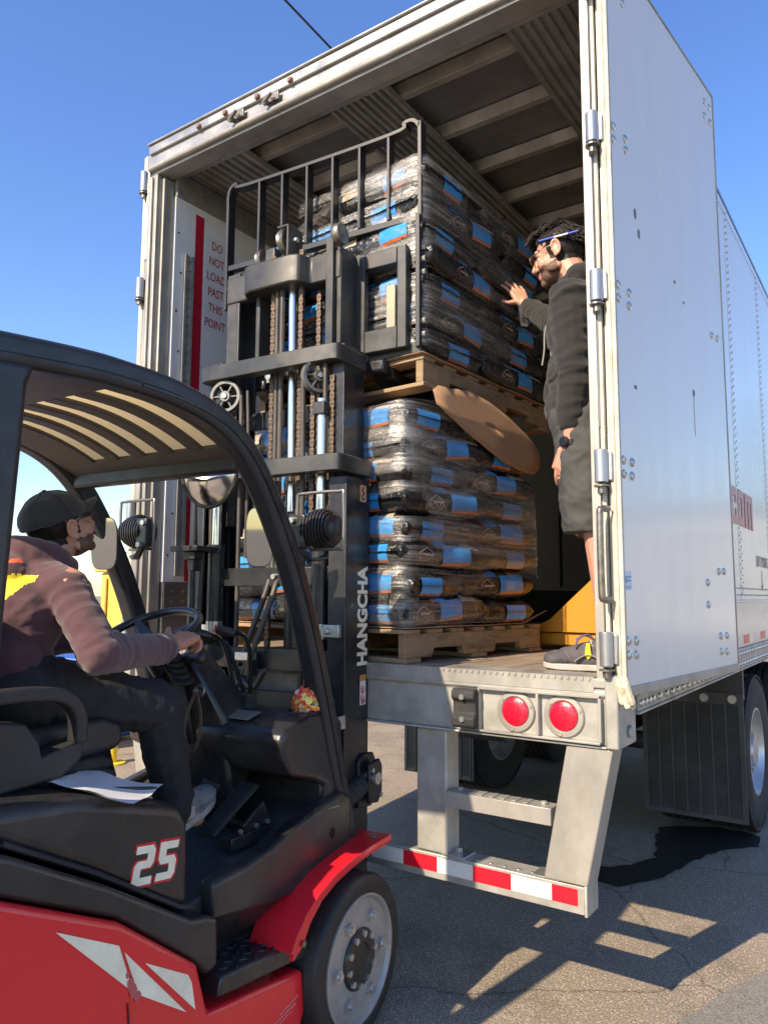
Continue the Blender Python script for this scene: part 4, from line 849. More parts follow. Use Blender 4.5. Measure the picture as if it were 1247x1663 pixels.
for s in (1, -1):
    m = MB(); m.bar(curve([(s*.30, -1.34, 1.285), (s*.31, -1.18, 1.29), (s*.315, -1.07, 1.275), (s*.315, -1.02, 1.225), (s*.31, -1.01, 1.15)], 6), .05, .035, (1, 0, 0)); m.prism([(-1.36, 1.09), (-1.36, 1.25), (-1.17, 1.22), (-1.13, 1.17), (-1.12, 1.13), (-1.0, 1.16), (-1.0, 1.11), (-1.06, 1.07), (-1.25, 1.06)], 'x', min(s*.25, s*.325), max(s*.25, s*.325))
    fp('hip_restraint', m, SEAT, bevel=.010, seg=3, angle=60)
# --- overhead guard
pr_ = [(.43, .135, .56), (.43, .012, .924), (.43, -.112, 1.289), (.43, -.228, 1.572), (.43, -.355, 1.795), (.43, -.492, 1.970), (.43, -.640, 2.068), (.43, -.824, 2.110), (.43, -1.035, 2.117), (.43, -1.204, 2.108), (.43, -1.55, 2.07)]
for s in (1, -1):
    pth = curve([(s*x, y, z) for x, y, z in pr_], 5)
    m = MB(); m.bar(pth, .075, .078); q = [Vector(p) for p in pth]
    og = fp('guard_leg', m, NAVY, bevel=.018, seg=4, angle=50)
    m = MB(); m.bar([p+Vector((s*.0385, 0, 0)) for p in pth[4:]], .006, .022); m.bar([p+Vector((s*.0385, .018, -.018)) for p in pth[6:40]], .005, .008); fp('leg_groove', m, PLAST, og)
    fp('rear_pillar', MB().prism([(-1.350, 1.10), (-1.340, 1.33), (-1.308, 2.02), (-1.29, 2.075), (-1.60, 2.04), (-1.60, 1.10)], 'x', min(s*.39, s*.468), max(s*.39, s*.468)), NAVY, bevel=.02, seg=3)
    m = MB()
    for z0 in (1.62, 1.76):
        for i in range(4): m.obox((s*.469, -1.44, z0+.028*i), (.012, .13, .008), (0, R(30*s), 0))
    fp('pillar_louvre', m, PLAST)
fp('pillar_sticker', MB().box(.4682, .4690, -1.378, -1.36, 1.545, 1.60), mat('orange_sticker', (.55, .25, .06), .4))
# roof with long slots under a dirty clear cover
ROOFG = mat('guard_underside', (.07, .062, .056), .5, 0, var=.15, vscale=6)
def roofz(y): return 2.085 if y < -.95 else 2.085-.45*(y+.95)**2*1.3
ys_ = [-1.60, -1.35, -1.06] + [-1.02+.04*i for i in range(11)] + [-.58, -.52]
def strip(x0, x1, y0, y1, dz=0, th=.014):
    m = MB(); yy = [y0+(y1-y0)*i/10 for i in range(11)]; m.prism([(y, roofz(y)+dz) for y in yy]+[(y, roofz(y)+dz+th) for y in reversed(yy)], 'x', x0, x1); return m
sl = [.345, .215, .085, -.045, -.175]
m = strip(-.395, .395, -1.6, -1.03); m.merge(strip(-.395, .395, -.58, -.50))
ed = [.395]+[v for c in sl for v in (c+.036, c-.036)]+[-.395]
for i in range(0, len(ed), 2): m.merge(strip(ed[i+1], ed[i], -1.0299, -.5801))
fp('guard_roof', m, ROOFG, bevel=.004)
cv = bpy.data.materials.new('dirty_roof_cover'); cv.use_nodes = True; nn = cv.node_tree.nodes; LL = cv.node_tree.links; b0 = nn['Principled BSDF']
tl_ = nn.new('ShaderNodeBsdfTranslucent'); tl_.inputs[0].default_value = (.80, .70, .50, 1); mxs = nn.new('ShaderNodeMixShader'); mxs.inputs[0].default_value = .8
b0.inputs['Base Color'].default_value = (.5, .46, .36, 1); b0.inputs['Roughness'].default_value = .3
LL.new(b0.outputs[0], mxs.inputs[1]); LL.new(tl_.outputs[0], mxs.inputs[2]); LL.new(mxs.outputs[0], nn['Material Output'].inputs[0]); MATS['dirty_roof_cover'] = cv
fp('roof_cover', strip(-.38, .38, -1.06, -.55, .030, .004), cv)
fp('front_crossbar', MB().bar([(-.40, -.50, 1.965), (.40, -.50, 1.965)], .05, .06, (0, 1, 0)), NAVY, bevel=.01)
fp('roof_rib', MB().tube(curve([(.30, -1.24, 2.078), (.1, -1.2, 2.075), (-.05, -1.16, 2.078)]), .010, 8), PLAST)
# --- mirrors
c = Vector((.135, -.36, 1.985)); m = MB(); rim = MB(); n_ = 24
fx = Vector((.93, .30, 0)).normalized(); fy = Vector((0, 0, 1)); fz = fx.cross(fy)   # face looks back to the driver
out = [(-.105, .0), (-.105, -.02), (-.095, -.06), (-.07, -.10), (-.035, -.128), (0, -.137), (.035, -.128), (.07, -.10), (.095, -.06), (.105, -.02), (.105, .0)]
def mp_(a, b_, h): return c + fx*a + fy*b_ + fz*h
vs = []; K = 7
for k in range(K+1):
    for a, b_ in out: q = k/K; vs.append(mp_(a*q, -.05+(b_+.05)*q, .055*(1-q*q)))
no = len(out); m.add(vs, [(k*no+i, k*no+i+1, (k+1)*no+i+1, (k+1)*no+i) for k in range(K) for i in range(no-1)] + [(k*no+no-1, k*no, (k+1)*no, (k+1)*no+no-1) for k in range(K)])
mi_ = fp('dome_mirror', m, CHROME, angle=180)
fp('mirror_rim', MB().tube([mp_(a, b_, 0) for a, b_ in out+[out[0]]], .008, 8), PLAST, mi_)
fp('mirror_bracket', MB().bar([c+Vector((0, .01, .0)), c+Vector((0, .0, .045))], .03, .012).cyl(c+Vector((-.012, -.01, .045)), c+Vector((-.012, -.025, .045)), .008, n=6).cyl(c+Vector((.014, -.01, .045)), c+Vector((.014, -.025, .045)), .008, n=6), STEEL, mi_)
def oval_mirror(name, c, fx, fy, w, h, sup):
    c, fx, fy = Vector(c), Vector(fx).normalized(), Vector(fy).normalized(); fz = fx.cross(fy); p = []
    for i in range(36):
        a = 2*math.pi*i/36; ca, sa = math.cos(a), math.sin(a); p.append((math.copysign(abs(ca)**.55, ca)*w/2, math.copysign(abs(sa)**.55, sa)*h/2))
    m = MB(); m.add([c+fx*a+fy*b_+fz*.004 for a, b_ in p], [tuple(range(36))]); o = fp(name, m, MIRROR, smooth=False)
    m = MB(); m.add([c+fx*a*1.05+fy*b_*1.03+fz*.002 for a, b_ in p]+[c+fx*a*.8+fy*b_*.85-fz*.03 for a, b_ in p], [tuple(range(36)), tuple(range(71, 35, -1))]+[(i, (i+1) % 36, (i+1) % 36+36, i+36) for i in range(36)]); fp('mirror_shell', m, PLAST, o)
    fp('mirror_arm', MB().tube([c-fz*.03, *sup], .008, 8), PLAST, o); return o
oval_mirror('rear_view_mirror', (.36, -.345, 1.735), (.85, .52, 0), (.02, -.04, 1), .09, .20, [(.40, -.27, 1.73)])
oval_mirror('rear_view_mirror', (-.40, -.365, 1.735), (.93, .36, 0), (.02, -.05, 1), .105, .20, [(-.40, -.26, 1.70)])
# --- work lamps with wire guards
for s, c in ((1, (.475, -.13, 1.775)), (-1, (-.46, -.135, 1.80))):
    c = Vector(c); m = MB(); m.lathe([(.012, -.046), (.044, -.036), (.064, -.016), (.070, .0), (.072, .028), (.066, .034), (.001, .034)], c, (0, 1, 0), 28); w_ = fp('work_lamp', m, PLAST)
    m = MB()
    for i in range(9): x = -.054+.0135*i; h = math.sqrt(max(.0002, .066**2-x*x)); m.bar(curve([c+Vector((x, .0, h)), c+Vector((x, -.045, h*.75)), c+Vector((x, -.06, 0)), c+Vector((x, -.045, -h*.75)), c+Vector((x, .0, -h))], 4), .006, .02)
    fp('cooling_fins', m, PLAST, w_)
    m = MB(); m.tube(curve([c+Vector((-.10, -.02, .02)), c+Vector((-.10, -.02, .115)), c+Vector((-.08, -.02, .13)), c+Vector((.08, -.02, .13)), c+Vector((.10, -.02, .115)), c+Vector((.10, -.02, -.06)), c+Vector((.08, -.02, -.075)), c+Vector((-.04, -.02, -.075))], 3), .006, 8); fp('wire_guard', m, mat('bare_wire', (.20, .19, .18), .4, .7), w_)
    fp('lamp_bracket', MB().box(min(c.x-s*.10, c.x-s*.04), max(c.x-s*.10, c.x-s*.04), c.y-.06, c.y-.03, c.z-.07, c.z+.05).bar(curve([c+Vector((-s*.07, -.05, -.06)), c+Vector((-s*.03, -.04, -.11)), c+Vector((s*.03, -.01, -.10))], 4), .03, .012), PLAST, w_, bevel=.004)
    for dx, dz in ((.09, .03), (.07, -.06)): fp('lamp_bolt', MB().cyl(c+Vector((-s*dx, -.06, dz)), c+Vector((-s*dx, -.075, dz)), .012, n=6), BOLT, w_)
# --- mast: outer, middle and inner frames, each further forward and higher
XM = -.045
def rail(name, x, y0, y1, z0, z1, w, s, fl=.014, M_=None):
    """C channel; open side towards the mast's middle"""
    a, b_ = x, x-s*w; m = MB(); t = .022*s
    pr = [(a, y0), (a, y1), (b_, y1), (b_, y1-fl), (a-t, y1-fl), (a-t, y0+fl), (b_, y0+fl), (b_, y0)]
    m.prism(pr, 'z', z0, z1); return fp(name, m, M_ or BLACKP, bevel=.003)
MG = mat('sunlit_mast_paint', (.042, .0415, .039), .42, .15, var=.3, vscale=7, rvar=.12, grime=.35, gcol=(.14, .12, .10), gscale=5)  # black mast paint greyed in its base colour to look sunlit, grime over it
for s in (1, -1):
    ro = rail('outer_rail', XM+s*.427, .165, .345, .10, 2.02, .085, s)
    if s > 0:
        m = MB()
        m.merge(text_mb('HANGCHA', .100, .0042, .0006, True, .80), basis((XM+.4285, .296, 1.452), (0, 0, 1), (0, -1, 0))); fp('maker_lettering', m, mat('cream_lettering', (.78, .74, .58), .35), ro)
        m = MB(); m.box(XM+.4275, XM+.4283, .268, .316, 1.925, 1.995, 0); m.tube(curve([(XM+.4288, .292, 1.985), (XM+.4288, .283, 1.972), (XM+.4288, .298, 1.962), (XM+.4288, .281, 1.948), (XM+.4288, .290, 1.934), (XM+.4288, .301, 1.942)], 4), .003, 5, 1); fp('hook_sticker', m, [mat('tan_sticker', (.55, .30, .16), .4), PLAST], ro)
        m = MB(); m.box(XM+.4275, XM+.4283, .278, .322, 1.095, 1.19, 0); m.box(XM+.4275, XM+.4283, .278, .322, 1.1905, 1.215, 1)
        for z in (1.155, 1.118): m.tube([(XM+.4288, .296+.012*math.cos(R(a)), z+.014*math.sin(R(a))) for a in range(0, 361, 30)], .0018, 5, 2); m.bar([(XM+.4288, .288, z+.010), (XM+.4288, .304, z-.010)], .0012, .002, m=2); m.box(XM+.4284, XM+.4289, .293, .299, z-.010, z+.006, 3)
        m.tube([(XM+.4288, .313+.004*math.cos(R(a)), 1.108+.005*math.sin(R(a))) for a in range(0, 361, 45)], .0012, 5, 3); m.box(XM+.4284, XM+.4289, .288, .309, 1.1, 1.103, 3); m.box(XM+.4284, XM+.4289, .299, .303, 1.199, 1.208, 3)
        fp('warning_sticker', m, [mat('white_sticker', (.68, .66, .62), .4), mat('orange_sticker', (.55, .25, .06), .4), REDTAPE, PLAST], ro)
    rail('middle_rail', XM+s*.378, .215, .375, .35, 2.62 if s < 0 else 2.60, .075, s)
    rail('inner_rail', XM+s*.325, .262, .40, 1.85, 3.06, .075, s, M_=MG)
def u_bar(name, xr, xl, y0, y1, z0, z1, m=MG):   # rear tie with legs running forward to the rails
    r = .035; p = [(xl, y1), (xl, y0+r), (xl+r*.3, y0+r*.3), (xl+r, y0), (xr-r, y0), (xr-r*.3, y0+r*.3), (xr, y0+r), (xr, y1), (xr-.03, y1), (xr-.03, y0+.06), (xl+.03, y0+.06), (xl+.03, y1)]
    return fp(name, MB().prism(p, 'z', z0, z1), m, bevel=.004)
u_bar('outer_crossbar', XM+.437, XM-.437, .095, .352, 2.035, 2.105)
u_bar('middle_crossbar', XM+.387, XM-.387, .150, .382, 2.515, 2.585)
m = MB(); m.prism([(XM-.326, .255), (XM-.20, .255), (XM-.17, .20), (XM-.13, .185), (XM+.10, .185), (XM+.14, .20), (XM+.165, .255), (XM+.326, .255), (XM+.326, .30), (XM-.326, .30)], 'z', 2.915, 3.045); fp('inner_crosshead', m, MG, bevel=.008)
for z0, z1, y0 in ((1.575, 1.655, .19), (1.225, 1.315, .17), (.62, 1.135, .20), (2.30, 2.38, .31)): fp('mast_crossplate', MB().box(XM-.36, XM+.36, y0, y0+.02, z0, z1), BLACKP, bevel=.003)
m = MB()
for x, z in ((XM+.05, 1.615), (XM+.30, 1.615), (XM-.30, 1.615)): m.cyl((x, .19, z), (x, .175, z), .012, n=6)
fp('plate_bolts', m, BOLT)
# cylinders
fp('centre_cylinder', MB().cyl((.03, .30, 1.30), (.03, .30, 1.86), .045, n=24).cyl((.03, .30, 1.86), (.03, .30, 1.96), .036, n=24), BLACKP)
fp('centre_rod', MB().cyl((.028, .27, 1.9), (.015, .27, 2.93), .021, n=20), CHROME)
for s in (1, -1):
    fp('lift_cylinder', MB().cyl((XM+s*.285, .19, .30), (XM+s*.285, .19, 1.74), .036, n=20).cyl((XM+s*.285, .19, 1.73), (XM+s*.285, .19, 1.76), .041, n=20), BLACKP)
    fp('cylinder_clamp', MB().cyl((XM+s*.285, .19, 1.36), (XM+s*.285, .19, 1.42), .0375, n=20).box(XM+s*.285-.05, XM+s*.285+.05, .165, .185, 1.375, 1.405), BOLT)
    fp('lift_rod', MB().cyl((XM+s*.285, .19, 1.75), (XM+s*.285, .19, 2.36), .021, n=18), CHROME)
    fp('rod_head', MB().box(XM+s*.285-.03, XM+s*.285+.03, .16, .22, 2.29, 2.345), MG, bevel=.004)
fp('rail_clamp', MB().box(XM+.34, XM+.415, .135, .16, 1.37, 1.42).cyl((XM+.36, .135, 1.395), (XM+.36, .122, 1.395), .014, n=6), BOLT, bevel=.003)
# pulleys, sheaves, rollers
PUL = mat('worn_pulley', (.13, .127, .12), .42, .35, var=.2, vscale=15)
def pulley(name, c, ax, r, w, spokes, m=PUL):
    c = Vector(c); ax = Vector(ax).normalized(); a = Vector((0, 0, 1)); nx = a.cross(ax).normalized()
    mb = MB(); mb.lathe([(r*.80, -w/2), (r, -w/2), (r*.93, -w*.1), (r*.93, w*.1), (r, w/2), (r*.80, w/2)], c, ax, 36, close=True)
    if spokes:
        for k in range(6): d = nx*math.cos(k*math.pi/3)+a*math.sin(k*math.pi/3); mb.bar([c+d*r*.2, c+d*r*.86], w*.7, r*.09, ax)
        mb.lathe([(r*.18, -w*.6), (r*.34, -w*.6), (r*.34, w*.6), (r*.18, w*.6)], c, ax, 20, close=True)
    else: mb.lathe([(.001, -w*.35), (r*.85, -w*.35), (r*.85, w*.35), (.001, w*.35)], c, ax, 24)
    o = fp(name, mb, m, bevel=.001)
    mb = MB()
    for s2 in (1, -1): mb.cyl(c+ax*w*.36*s2, c+ax*w*.85*s2, r*.16, n=6)
    fp('pulley_bolt', mb, BOLT, o); return o
AX = (.45, -.9, 0)
pulley('hose_pulley', (XM-.245, .185, 2.437), (.28, -.96, 0), .074, .034, 1); pulley('hose_pulley', (XM+.255, .20, 2.466), (.85, -.52, 0), .074, .034, 1)
pulley('chain_sheave', (.0, .245, 3.135), (1, -.1, 0), .062, .034, 0, STEEL); pulley('chain_sheave', (XM-.135, .30, 3.11), (1, -.1, 0), .052, .03, 0, STEEL)
m = MB(); 
for x in (.030, .036): pass
m.box(.024, .036, .20, .31, 3.045, 3.20); m.box(-.03, .036, .20, .213, 3.188, 3.20); fp('sheave_bracket', m, MG, bevel=.004); fp('sheave_bolt', MB().cyl((.036, .245, 3.135), (.055, .245, 3.135), .013, n=6), BOLT)
fp('sheave_bracket', MB().box(XM-.11, XM-.05, .27, .33, 3.045, 3.15), MG, bevel=.008)
ro = fp('mast_roller', MB().lathe([(.001, -.018), (.044, -.018), (.048, -.012), (.048, .012), (.044, .018), (.016, .018), (.014, .022), (.001, .022)], (XM+.335, .235, 3.098), (1, 0, 0), 28), STEEL, bevel=.001)
fp('roller_post', MB().box(XM+.262, XM+.30, .235, .262, 2.55, 3.10), MG, bevel=.003)
# chains and hoses
CHN = mat('rusty_chain', (.16, .115, .085), .5, .7, var=.35, vscale=60)
def chain(x, y, z0, z1, w=.022):
    m = MB(); n = int((z1-z0)/.019)
    for k in range(n):
        z = z0+.019*(k+.5)
        for dx in ((-.010, -.004, .002, .008) if k % 2 else (-.007, -.001, .005)): m.box(x+dx, x+dx+.0035, y-.009, y+.009, z-.0125, z+.0125)
    fp('lift_chain', m, CHN)
for x, y, z0, z1 in ((-.085, .26, 1.3, 3.1), (.072, .26, 1.3, 3.09), (.135, .31, 1.7, 2.9), (XM+.225, .21, 1.85, 2.45), (XM+.325, .21, 1.7, 2.46), (XM-.19, .24, 1.8, 2.4)): chain(x, y, z0, z1)
HOSE = mat('hydraulic_hose', (.06, .052, .045), .5, 0, var=.3, vscale=10, grime=.4, gcol=(.15, .13, .10))
for pth, r in (([(-.055, .25, 2.93), (-.055, .25, 1.75), (-.03, .20, 1.60), (-.10, .14, 1.32), (-.16, .12, 1.10)], .012), ([(-.028, .25, 2.93), (-.03, .25, 1.7), (.02, .18, 1.58), (-.05, .12, 1.30), (-.12, .10, 1.15)], .012),
               ([(XM-.17, .20, 2.44), (XM-.165, .20, 2.2), (XM-.165, .20, 1.2)], .010), ([(XM-.145, .215, 2.46), (XM-.135, .215, 2.2), (XM-.135, .215, 1.7)], .008), ([(XM-.32, .18, 2.44), (XM-.325, .19, 2.2), (XM-.325, .2, 1.75)], .012),
               ([(XM+.185, .19, 2.45), (XM+.18, .20, 2.2), (XM+.18, .21, 1.0)], .012), ([(XM+.29, .20, 2.49), (XM+.30, .19, 2.40), (XM+.30, .19, 1.2), (XM+.30, .18, .9)], .010), ([(XM-.30, .12, 1.75), (XM-.31, .11, 1.2), (XM-.29, .10, .8)], .012), ([(.10, .02, 1.24), (.02, .06, 1.17), (-.05, .09, 1.17), (-.12, .09, 1.22)], .011)):
    fp('hydraulic_hose', MB().tube(curve(pth, 6), r, 10), HOSE)
fp('hose_clamp', MB().box(-.12, -.05, .09, .15, 1.265, 1.30), BOLT, bevel=.003)
fp('hose_fitting', MB().cyl((XM-.31, .11, 1.18), (XM-.31, .11, 1.24), .016, n=8).cyl((XM-.31, .11, 1.255), (XM-.31, .11, 1.30), .017, n=6), BOLT)
fp('valve_block', MB().box(-.16, -.05, .10, .16, 1.20, 1.27).cyl((-.14, .10, 1.22), (-.14, .085, 1.22), .01).cyl((-.10, .10, 1.25), (-.10, .085, 1.25), .01), BLACKP, bevel=.004)
fp('beacon_bracket', MB().box(XM-.40, XM-.24, .02, .16, 1.725, 1.748).tube([(XM-.31, .07, 1.99), (XM-.305, .08, 1.75)], .010, 8).box(XM-.345, XM-.28, .05, .10, 1.69, 1.7245).box(XM-.325, XM-.29, .055, .095, 1.64, 1.6895).tube([(XM-.31, .07, 1.66), (XM-.315, .08, 1.2)], .014, 8), BLACKP, bevel=.003)
# carriage, backrest, forks
for s in (1, -1):
    x0, x1 = sorted((.045+s*.225, .045+s*.49)); fp('carriage_side', MB().box(x0, x0+.055, .385, .42, 2.60, 3.06).box(x1-.045, x1, .385, .42, 2.60, 3.06).box(x0+.056, x1-.046, .384, .421, 2.60, 2.70).box(x0+.056, x1-.046, .384, .421, 2.985, 3.06), MG, bevel=.004)
    fp('carriage_roller_plate', MB().box(.045+s*.225-.012, .045+s*.225+.012, .26, .384, 2.62, 3.02), MG, bevel=.004)
    fp('carriage_post', MB().box(.045+s*.40-.02, .045+s*.40+.025, .405, .45, 2.705, 2.90), mat('bare_post', (.30, .25, .18), .5, .2, var=.1), bevel=.003)
for z in (2.575, 2.985): fp('fork_bar', MB().box(-.50, .585, .425, .475, z, z+.09), MG, bevel=.006)
for s in (1, -1):
    c = .03+s*.33; fp('fork', MB().prism([(.478, 3.02), (.478, 2.535), (.50, 2.505), (.55, 2.492), (1.50, 2.50), (1.50, 2.51), (.60, 2.535), (.535, 2.55), (.52, 2.58), (.52, 3.02)], 'x', c-.055, c+.055), BLACKP, bevel=.006)
    fp('fork_positioner', MB().box(c-.075, c+.055, .40, .475, 2.515, 2.572), BLACKP, bevel=.012)
    fp('carriage_bolt', MB().cyl((.045+s*.25, .40, 2.575), (.045+s*.25, .375, 2.575), .02, n=8).box(.045+s*.25-.03, .045+s*.25+.03, .40, .42, 2.55, 2.60), BOLT)
BR = mat('backrest_paint', (.016, .016, .018), .4, 0, var=.3, vscale=9, grime=.25, gcol=(.08, .075, .07), bump=.04, bscale=150)
m = MB(); m.bar(curve([(-.535, .45, 2.98), (-.535, .45, 3.50), (-.535, .45, 3.585), (-.52, .45, 3.63), (-.48, .45, 3.645), (-.40, .45, 3.622), (.42, .45, 3.622), (.50, .45, 3.655), (.545, .45, 3.655), (.575, .45, 3.62), (.58, .45, 3.55), (.58, .45, 2.60)], 5), .052, .016, (0, 1, 0))
br = fp('load_backrest', m, BR, bevel=.003, angle=50)
fp('backrest_rail', MB().box(-.53, .572, .43, .47, 3.185, 3.215), BR, br, bevel=.003)
for x in (-.33, -.185, -.035, .115, .265, .42): fp('backrest_bar', MB().box(x-.007, x+.007, .425, .475, 3.2152, 3.614), BR, br, bevel=.002)
fp('backrest_mount', MB().box(.566, .588, .41, .49, 2.60, 3.20), BR, br, bevel=.003)
for z in (2.66, 2.72, 2.94, 3.0): fp('mount_bolt', MB().cyl((.588, .44, z), (.604, .44, z), .014, n=8), BOLT, br)
fp('backrest_rod', MB().cyl((-.52, .43, 3.09), (-.18, .30, 3.115), .009, n=8), STEEL, br)
# tilt cylinder on the mast's flank
tc_ = fp('tilt_cylinder', MB().tube([(.40, -.02, .72), (.40, .26, .79)], .038, 16), RUBBER)
m = MB()
for i in range(5): m.lathe([(.036, -.012), (.043, 0), (.036, .012)], (.40, .10+.03*i, .75+.0075*i), (0, .97, .24), 18)
fp('tilt_bellows', m, RUBBER, tc_)
fp('tilt_bracket', MB().prism([(.25, .70), (.25, .88), (.29, .905), (.36, .90), (.385, .86), (.385, .74), (.35, .69)], 'x', .382, .398).prism([(.27, .72), (.27, .87), (.35, .88), (.37, .85), (.37, .75), (.34, .71)], 'x', .42, .436), BLACKP, tc_, bevel=.004)
fp('tilt_pin', MB().cyl((.375, .315, .81), (.45, .315, .81), .024, n=14)  , BOLT, tc_)
for y, z in ((.285, .845), (.35, .74)): fp('bracket_bolt', MB().cyl((.436, y, z), (.446, y, z), .010, n=6), BOLT, tc_)
fp('mast_link', MB().box(.376, .384, .12, .17, 1.02, 1.07), BOLT)
# ================================================================ things lying on the machine
o = build('paper_sheets', MB().grid(lambda u, v: (.215*(u-.5)+.003*noise.noise(Vector((u*4, v*4, 1))), .28*(v-.5), .004+.010*abs(u-.5)*2*(v > .7)*(v-.7)+.006*noise.noise(Vector((u*3, v*3, 5)))), 12, 14).grid(lambda u, v: (.215*(u-.5)+.012, .28*(v-.5)-.012, .0085+.022*max(0, u-.75)*max(0, v-.6)*6+.005*noise.noise(Vector((u*3, v*3, 9)))), 12, 14), mat('white_paper', (.72, .72, .72), .6), None, angle=180)
o.matrix_world = FKM @ Matrix.Translation((.335, -.93, 1.022)) @ Matrix.Rotation(R(9), 4, 'Y') @ Matrix.Rotation(R(-13), 4, 'X') @ Matrix.Rotation(R(30), 4, 'Z'); tag(o, 'loose white paper sheets lying on the forklift hood beside the seat', 'paper')
o = build('pen', MB().cyl((-.07, 0, 0), (.05, 0, 0), .0045, n=10).cyl((.05, 0, 0), (.068, 0, 0), .0045, .001, 10), PLAST, None)
o.matrix_world = FKM @ Matrix.Translation((.385, -.87, 1.012)) @ Matrix.Rotation(R(75), 4, 'Z') @ Matrix.Rotation(R(9), 4, 'Y'); tag(o, 'black pen lying on the white papers on the hood', 'pen')
wr = bpy.data.materials.new('printed_foil'); wr.use_nodes = True; nn = wr.node_tree.nodes; LL = wr.node_tree.links; b0 = nn['Principled BSDF']; b0.inputs['Roughness'].default_value = .25; b0.inputs['Metallic'].default_value = .25
tcx = nn.new('ShaderNodeTexCoord'); vz = nn.new('ShaderNodeTexNoise'); vz.inputs['Scale'].default_value = 26; LL.new(tcx.outputs['Object'], vz.inputs[0]); rp = nn.new('ShaderNodeValToRGB'); rp.color_ramp.interpolation = 'CONSTANT'
for i, (p_, c_) in enumerate(((0, (.12, .10, .25)), (.36, (.75, .62, .10)), (.43, (.75, .16, .05)), (.50, (.62, .03, .05)), (.56, (.80, .35, .08)), (.61, (.65, .62, .6)), (.68, (.2, .12, .4)))):
    e = rp.color_ramp.elements[i] if i < 2 else rp.color_ramp.elements.new(p_); e.position = p_; e.color = (*c_, 1)
LL.new(vz.outputs[0], rp.inputs[0]); LL.new(rp.outputs[0], b0.inputs['Base Color'])
m = MB()
def wrapf(u, v):
    a = u*2*math.pi; p = Vector((math.cos(a), math.sin(a), v*3)); r = .052*math.sin(math.pi*(.12+.80*v))**.6*(1+.22*noise.noise(p*2.2)+.12*noise.noise(p*5)); return (r*math.cos(a), r*.8*math.sin(a), -.01+.105*v+.012*noise.noise(p*3))
m.grid(wrapf, 28, 16, closeu=True)
o = build('snack_bag', m, wr, None, angle=25); o.matrix_world = FKM @ Matrix.Translation((.385, -.11, 1.115)) @ Matrix.Rotation(R(14), 4, 'Y'); tag(o, 'crumpled orange and red snack bag stuffed in the forklift cup holder', 'snack bag')
# ================================================================ people
def V(*a): return Vector(a)
class Head:
    def __init__(s, H, f, u, k=1.0):
        s.H = Vector(H); s.f = Vector(f).normalized(); s.u = (Vector(u)-s.f*s.f.dot(Vector(u))).normalized(); s.r = s.f.cross(s.u); s.k = k
        s.M = Matrix((s.r, s.f, s.u)).transposed()
    def P(s, x, y, z): return s.H + s.M @ Vector((x*s.k, y*s.k, z*s.k))
    def L(s, p): return (s.M.transposed() @ (Vector(p)-s.H))/s.k
    def shapes(s, mb, neck):
        b = lambda c, r: mb.ball(s.P(*c), [q*s.k for q in r], 20, 14, s.M)
        b((0, -.012, .03), (.075, .095, .086)); b((0, .030, -.028), (.060, .060, .082)); b((0, .043, -.074), (.046, .045, .034)); b((0, .079, -.094), (.021, .017, .018))
        for q in (-1, 1):
            b((q*.036, .060, -.030), (.026, .026, .03)); b((q*.077, -.006, -.006), (.006, .017, .029)); b((q*.079, .008, -.008), (.005, .005, .007)); [mb.cone(s.P(q*(.083+.003*math.sin(R(a_))), -.008+.017*math.cos(R(a_)), -.004+.029*math.sin(R(a_))), s.P(q*(.083+.003*math.sin(R(a_+30))), -.008+.017*math.cos(R(a_+30)), -.004+.029*math.sin(R(a_+30))), .0052*s.k, .0052*s.k, 8) for a_ in range(20, 290, 30)]; b((q*.082, -.002, -.034), (.006, .008, .009)); b((q*.058, .02, -.065), (.012, .03, .02)); b((q*.011, .099, -.034), (.010, .010, .008)); b((q*.028, .074, .024), (.026, .018, .010)); b((q*.031, .070, .010), (.017, .013, .0075)); b((q*.031, .069, -.013), (.016, .011, .006))
        mb.cone(s.P(0, .086, .012), s.P(0, .108, -.026), .010*s.k, .0125*s.k)
        b((0, .090, -.058), (.024, .011, .007)); b((0, .088, -.070), (.020, .011, .008))
        mb.cone(s.P(0, -.020, -.05), neck, .056*s.k, .066)
def hand(mb, o, d, s, n, curl, spread=.0, thumb=(.5, .8, .25), k=1.0):
    """o wrist, d towards the fingers, s towards the thumb, n out of the palm"""
    o, d, s, n = Vector(o), Vector(d).normalized(), Vector(s).normalized(), Vector(n).normalized()
    mb.cone(o-d*.03, o+d*.02, .026*k, .024*k)
    for i, (sx, kx, ln) in enumerate(((.032, .088, .072), (.011, .094, .080), (-.010, .090, .075), (-.030, .080, .058))):
        K = o+d*kx*k+s*sx*k; mb.cone(o+d*.015+s*sx*.55*k, K, .0165*k, .0125*k)
        c = curl[i] if isinstance(curl[0], (list, tuple)) else curl; a = 0; p = K; dr = (d+s*spread*(sx/.03)).normalized(); r = (.0092 if i < 3 else .008)*k
        for j, q in enumerate((.46, .30, .24)):
            a += R(c[j]); v = dr*math.cos(a)+n*math.sin(a); p2 = p+v*ln*q*k; mb.cone(p, p2, r, r*.9); p = p2; r *= .9
    p = o+d*.028*k+s*.026*k; v = (d*thumb[0]+s*thumb[1]+n*thumb[2]).normalized(); mb.cone(o+d*.012+s*.012*k, p, .018*k, .0165*k); p2 = p+v*.040*k; mb.cone(p, p2, .0145*k, .011*k); v2 = (v+d*.55).normalized(); mb.cone(p2, p2+v2*.032*k, .0105*k, .0085*k)
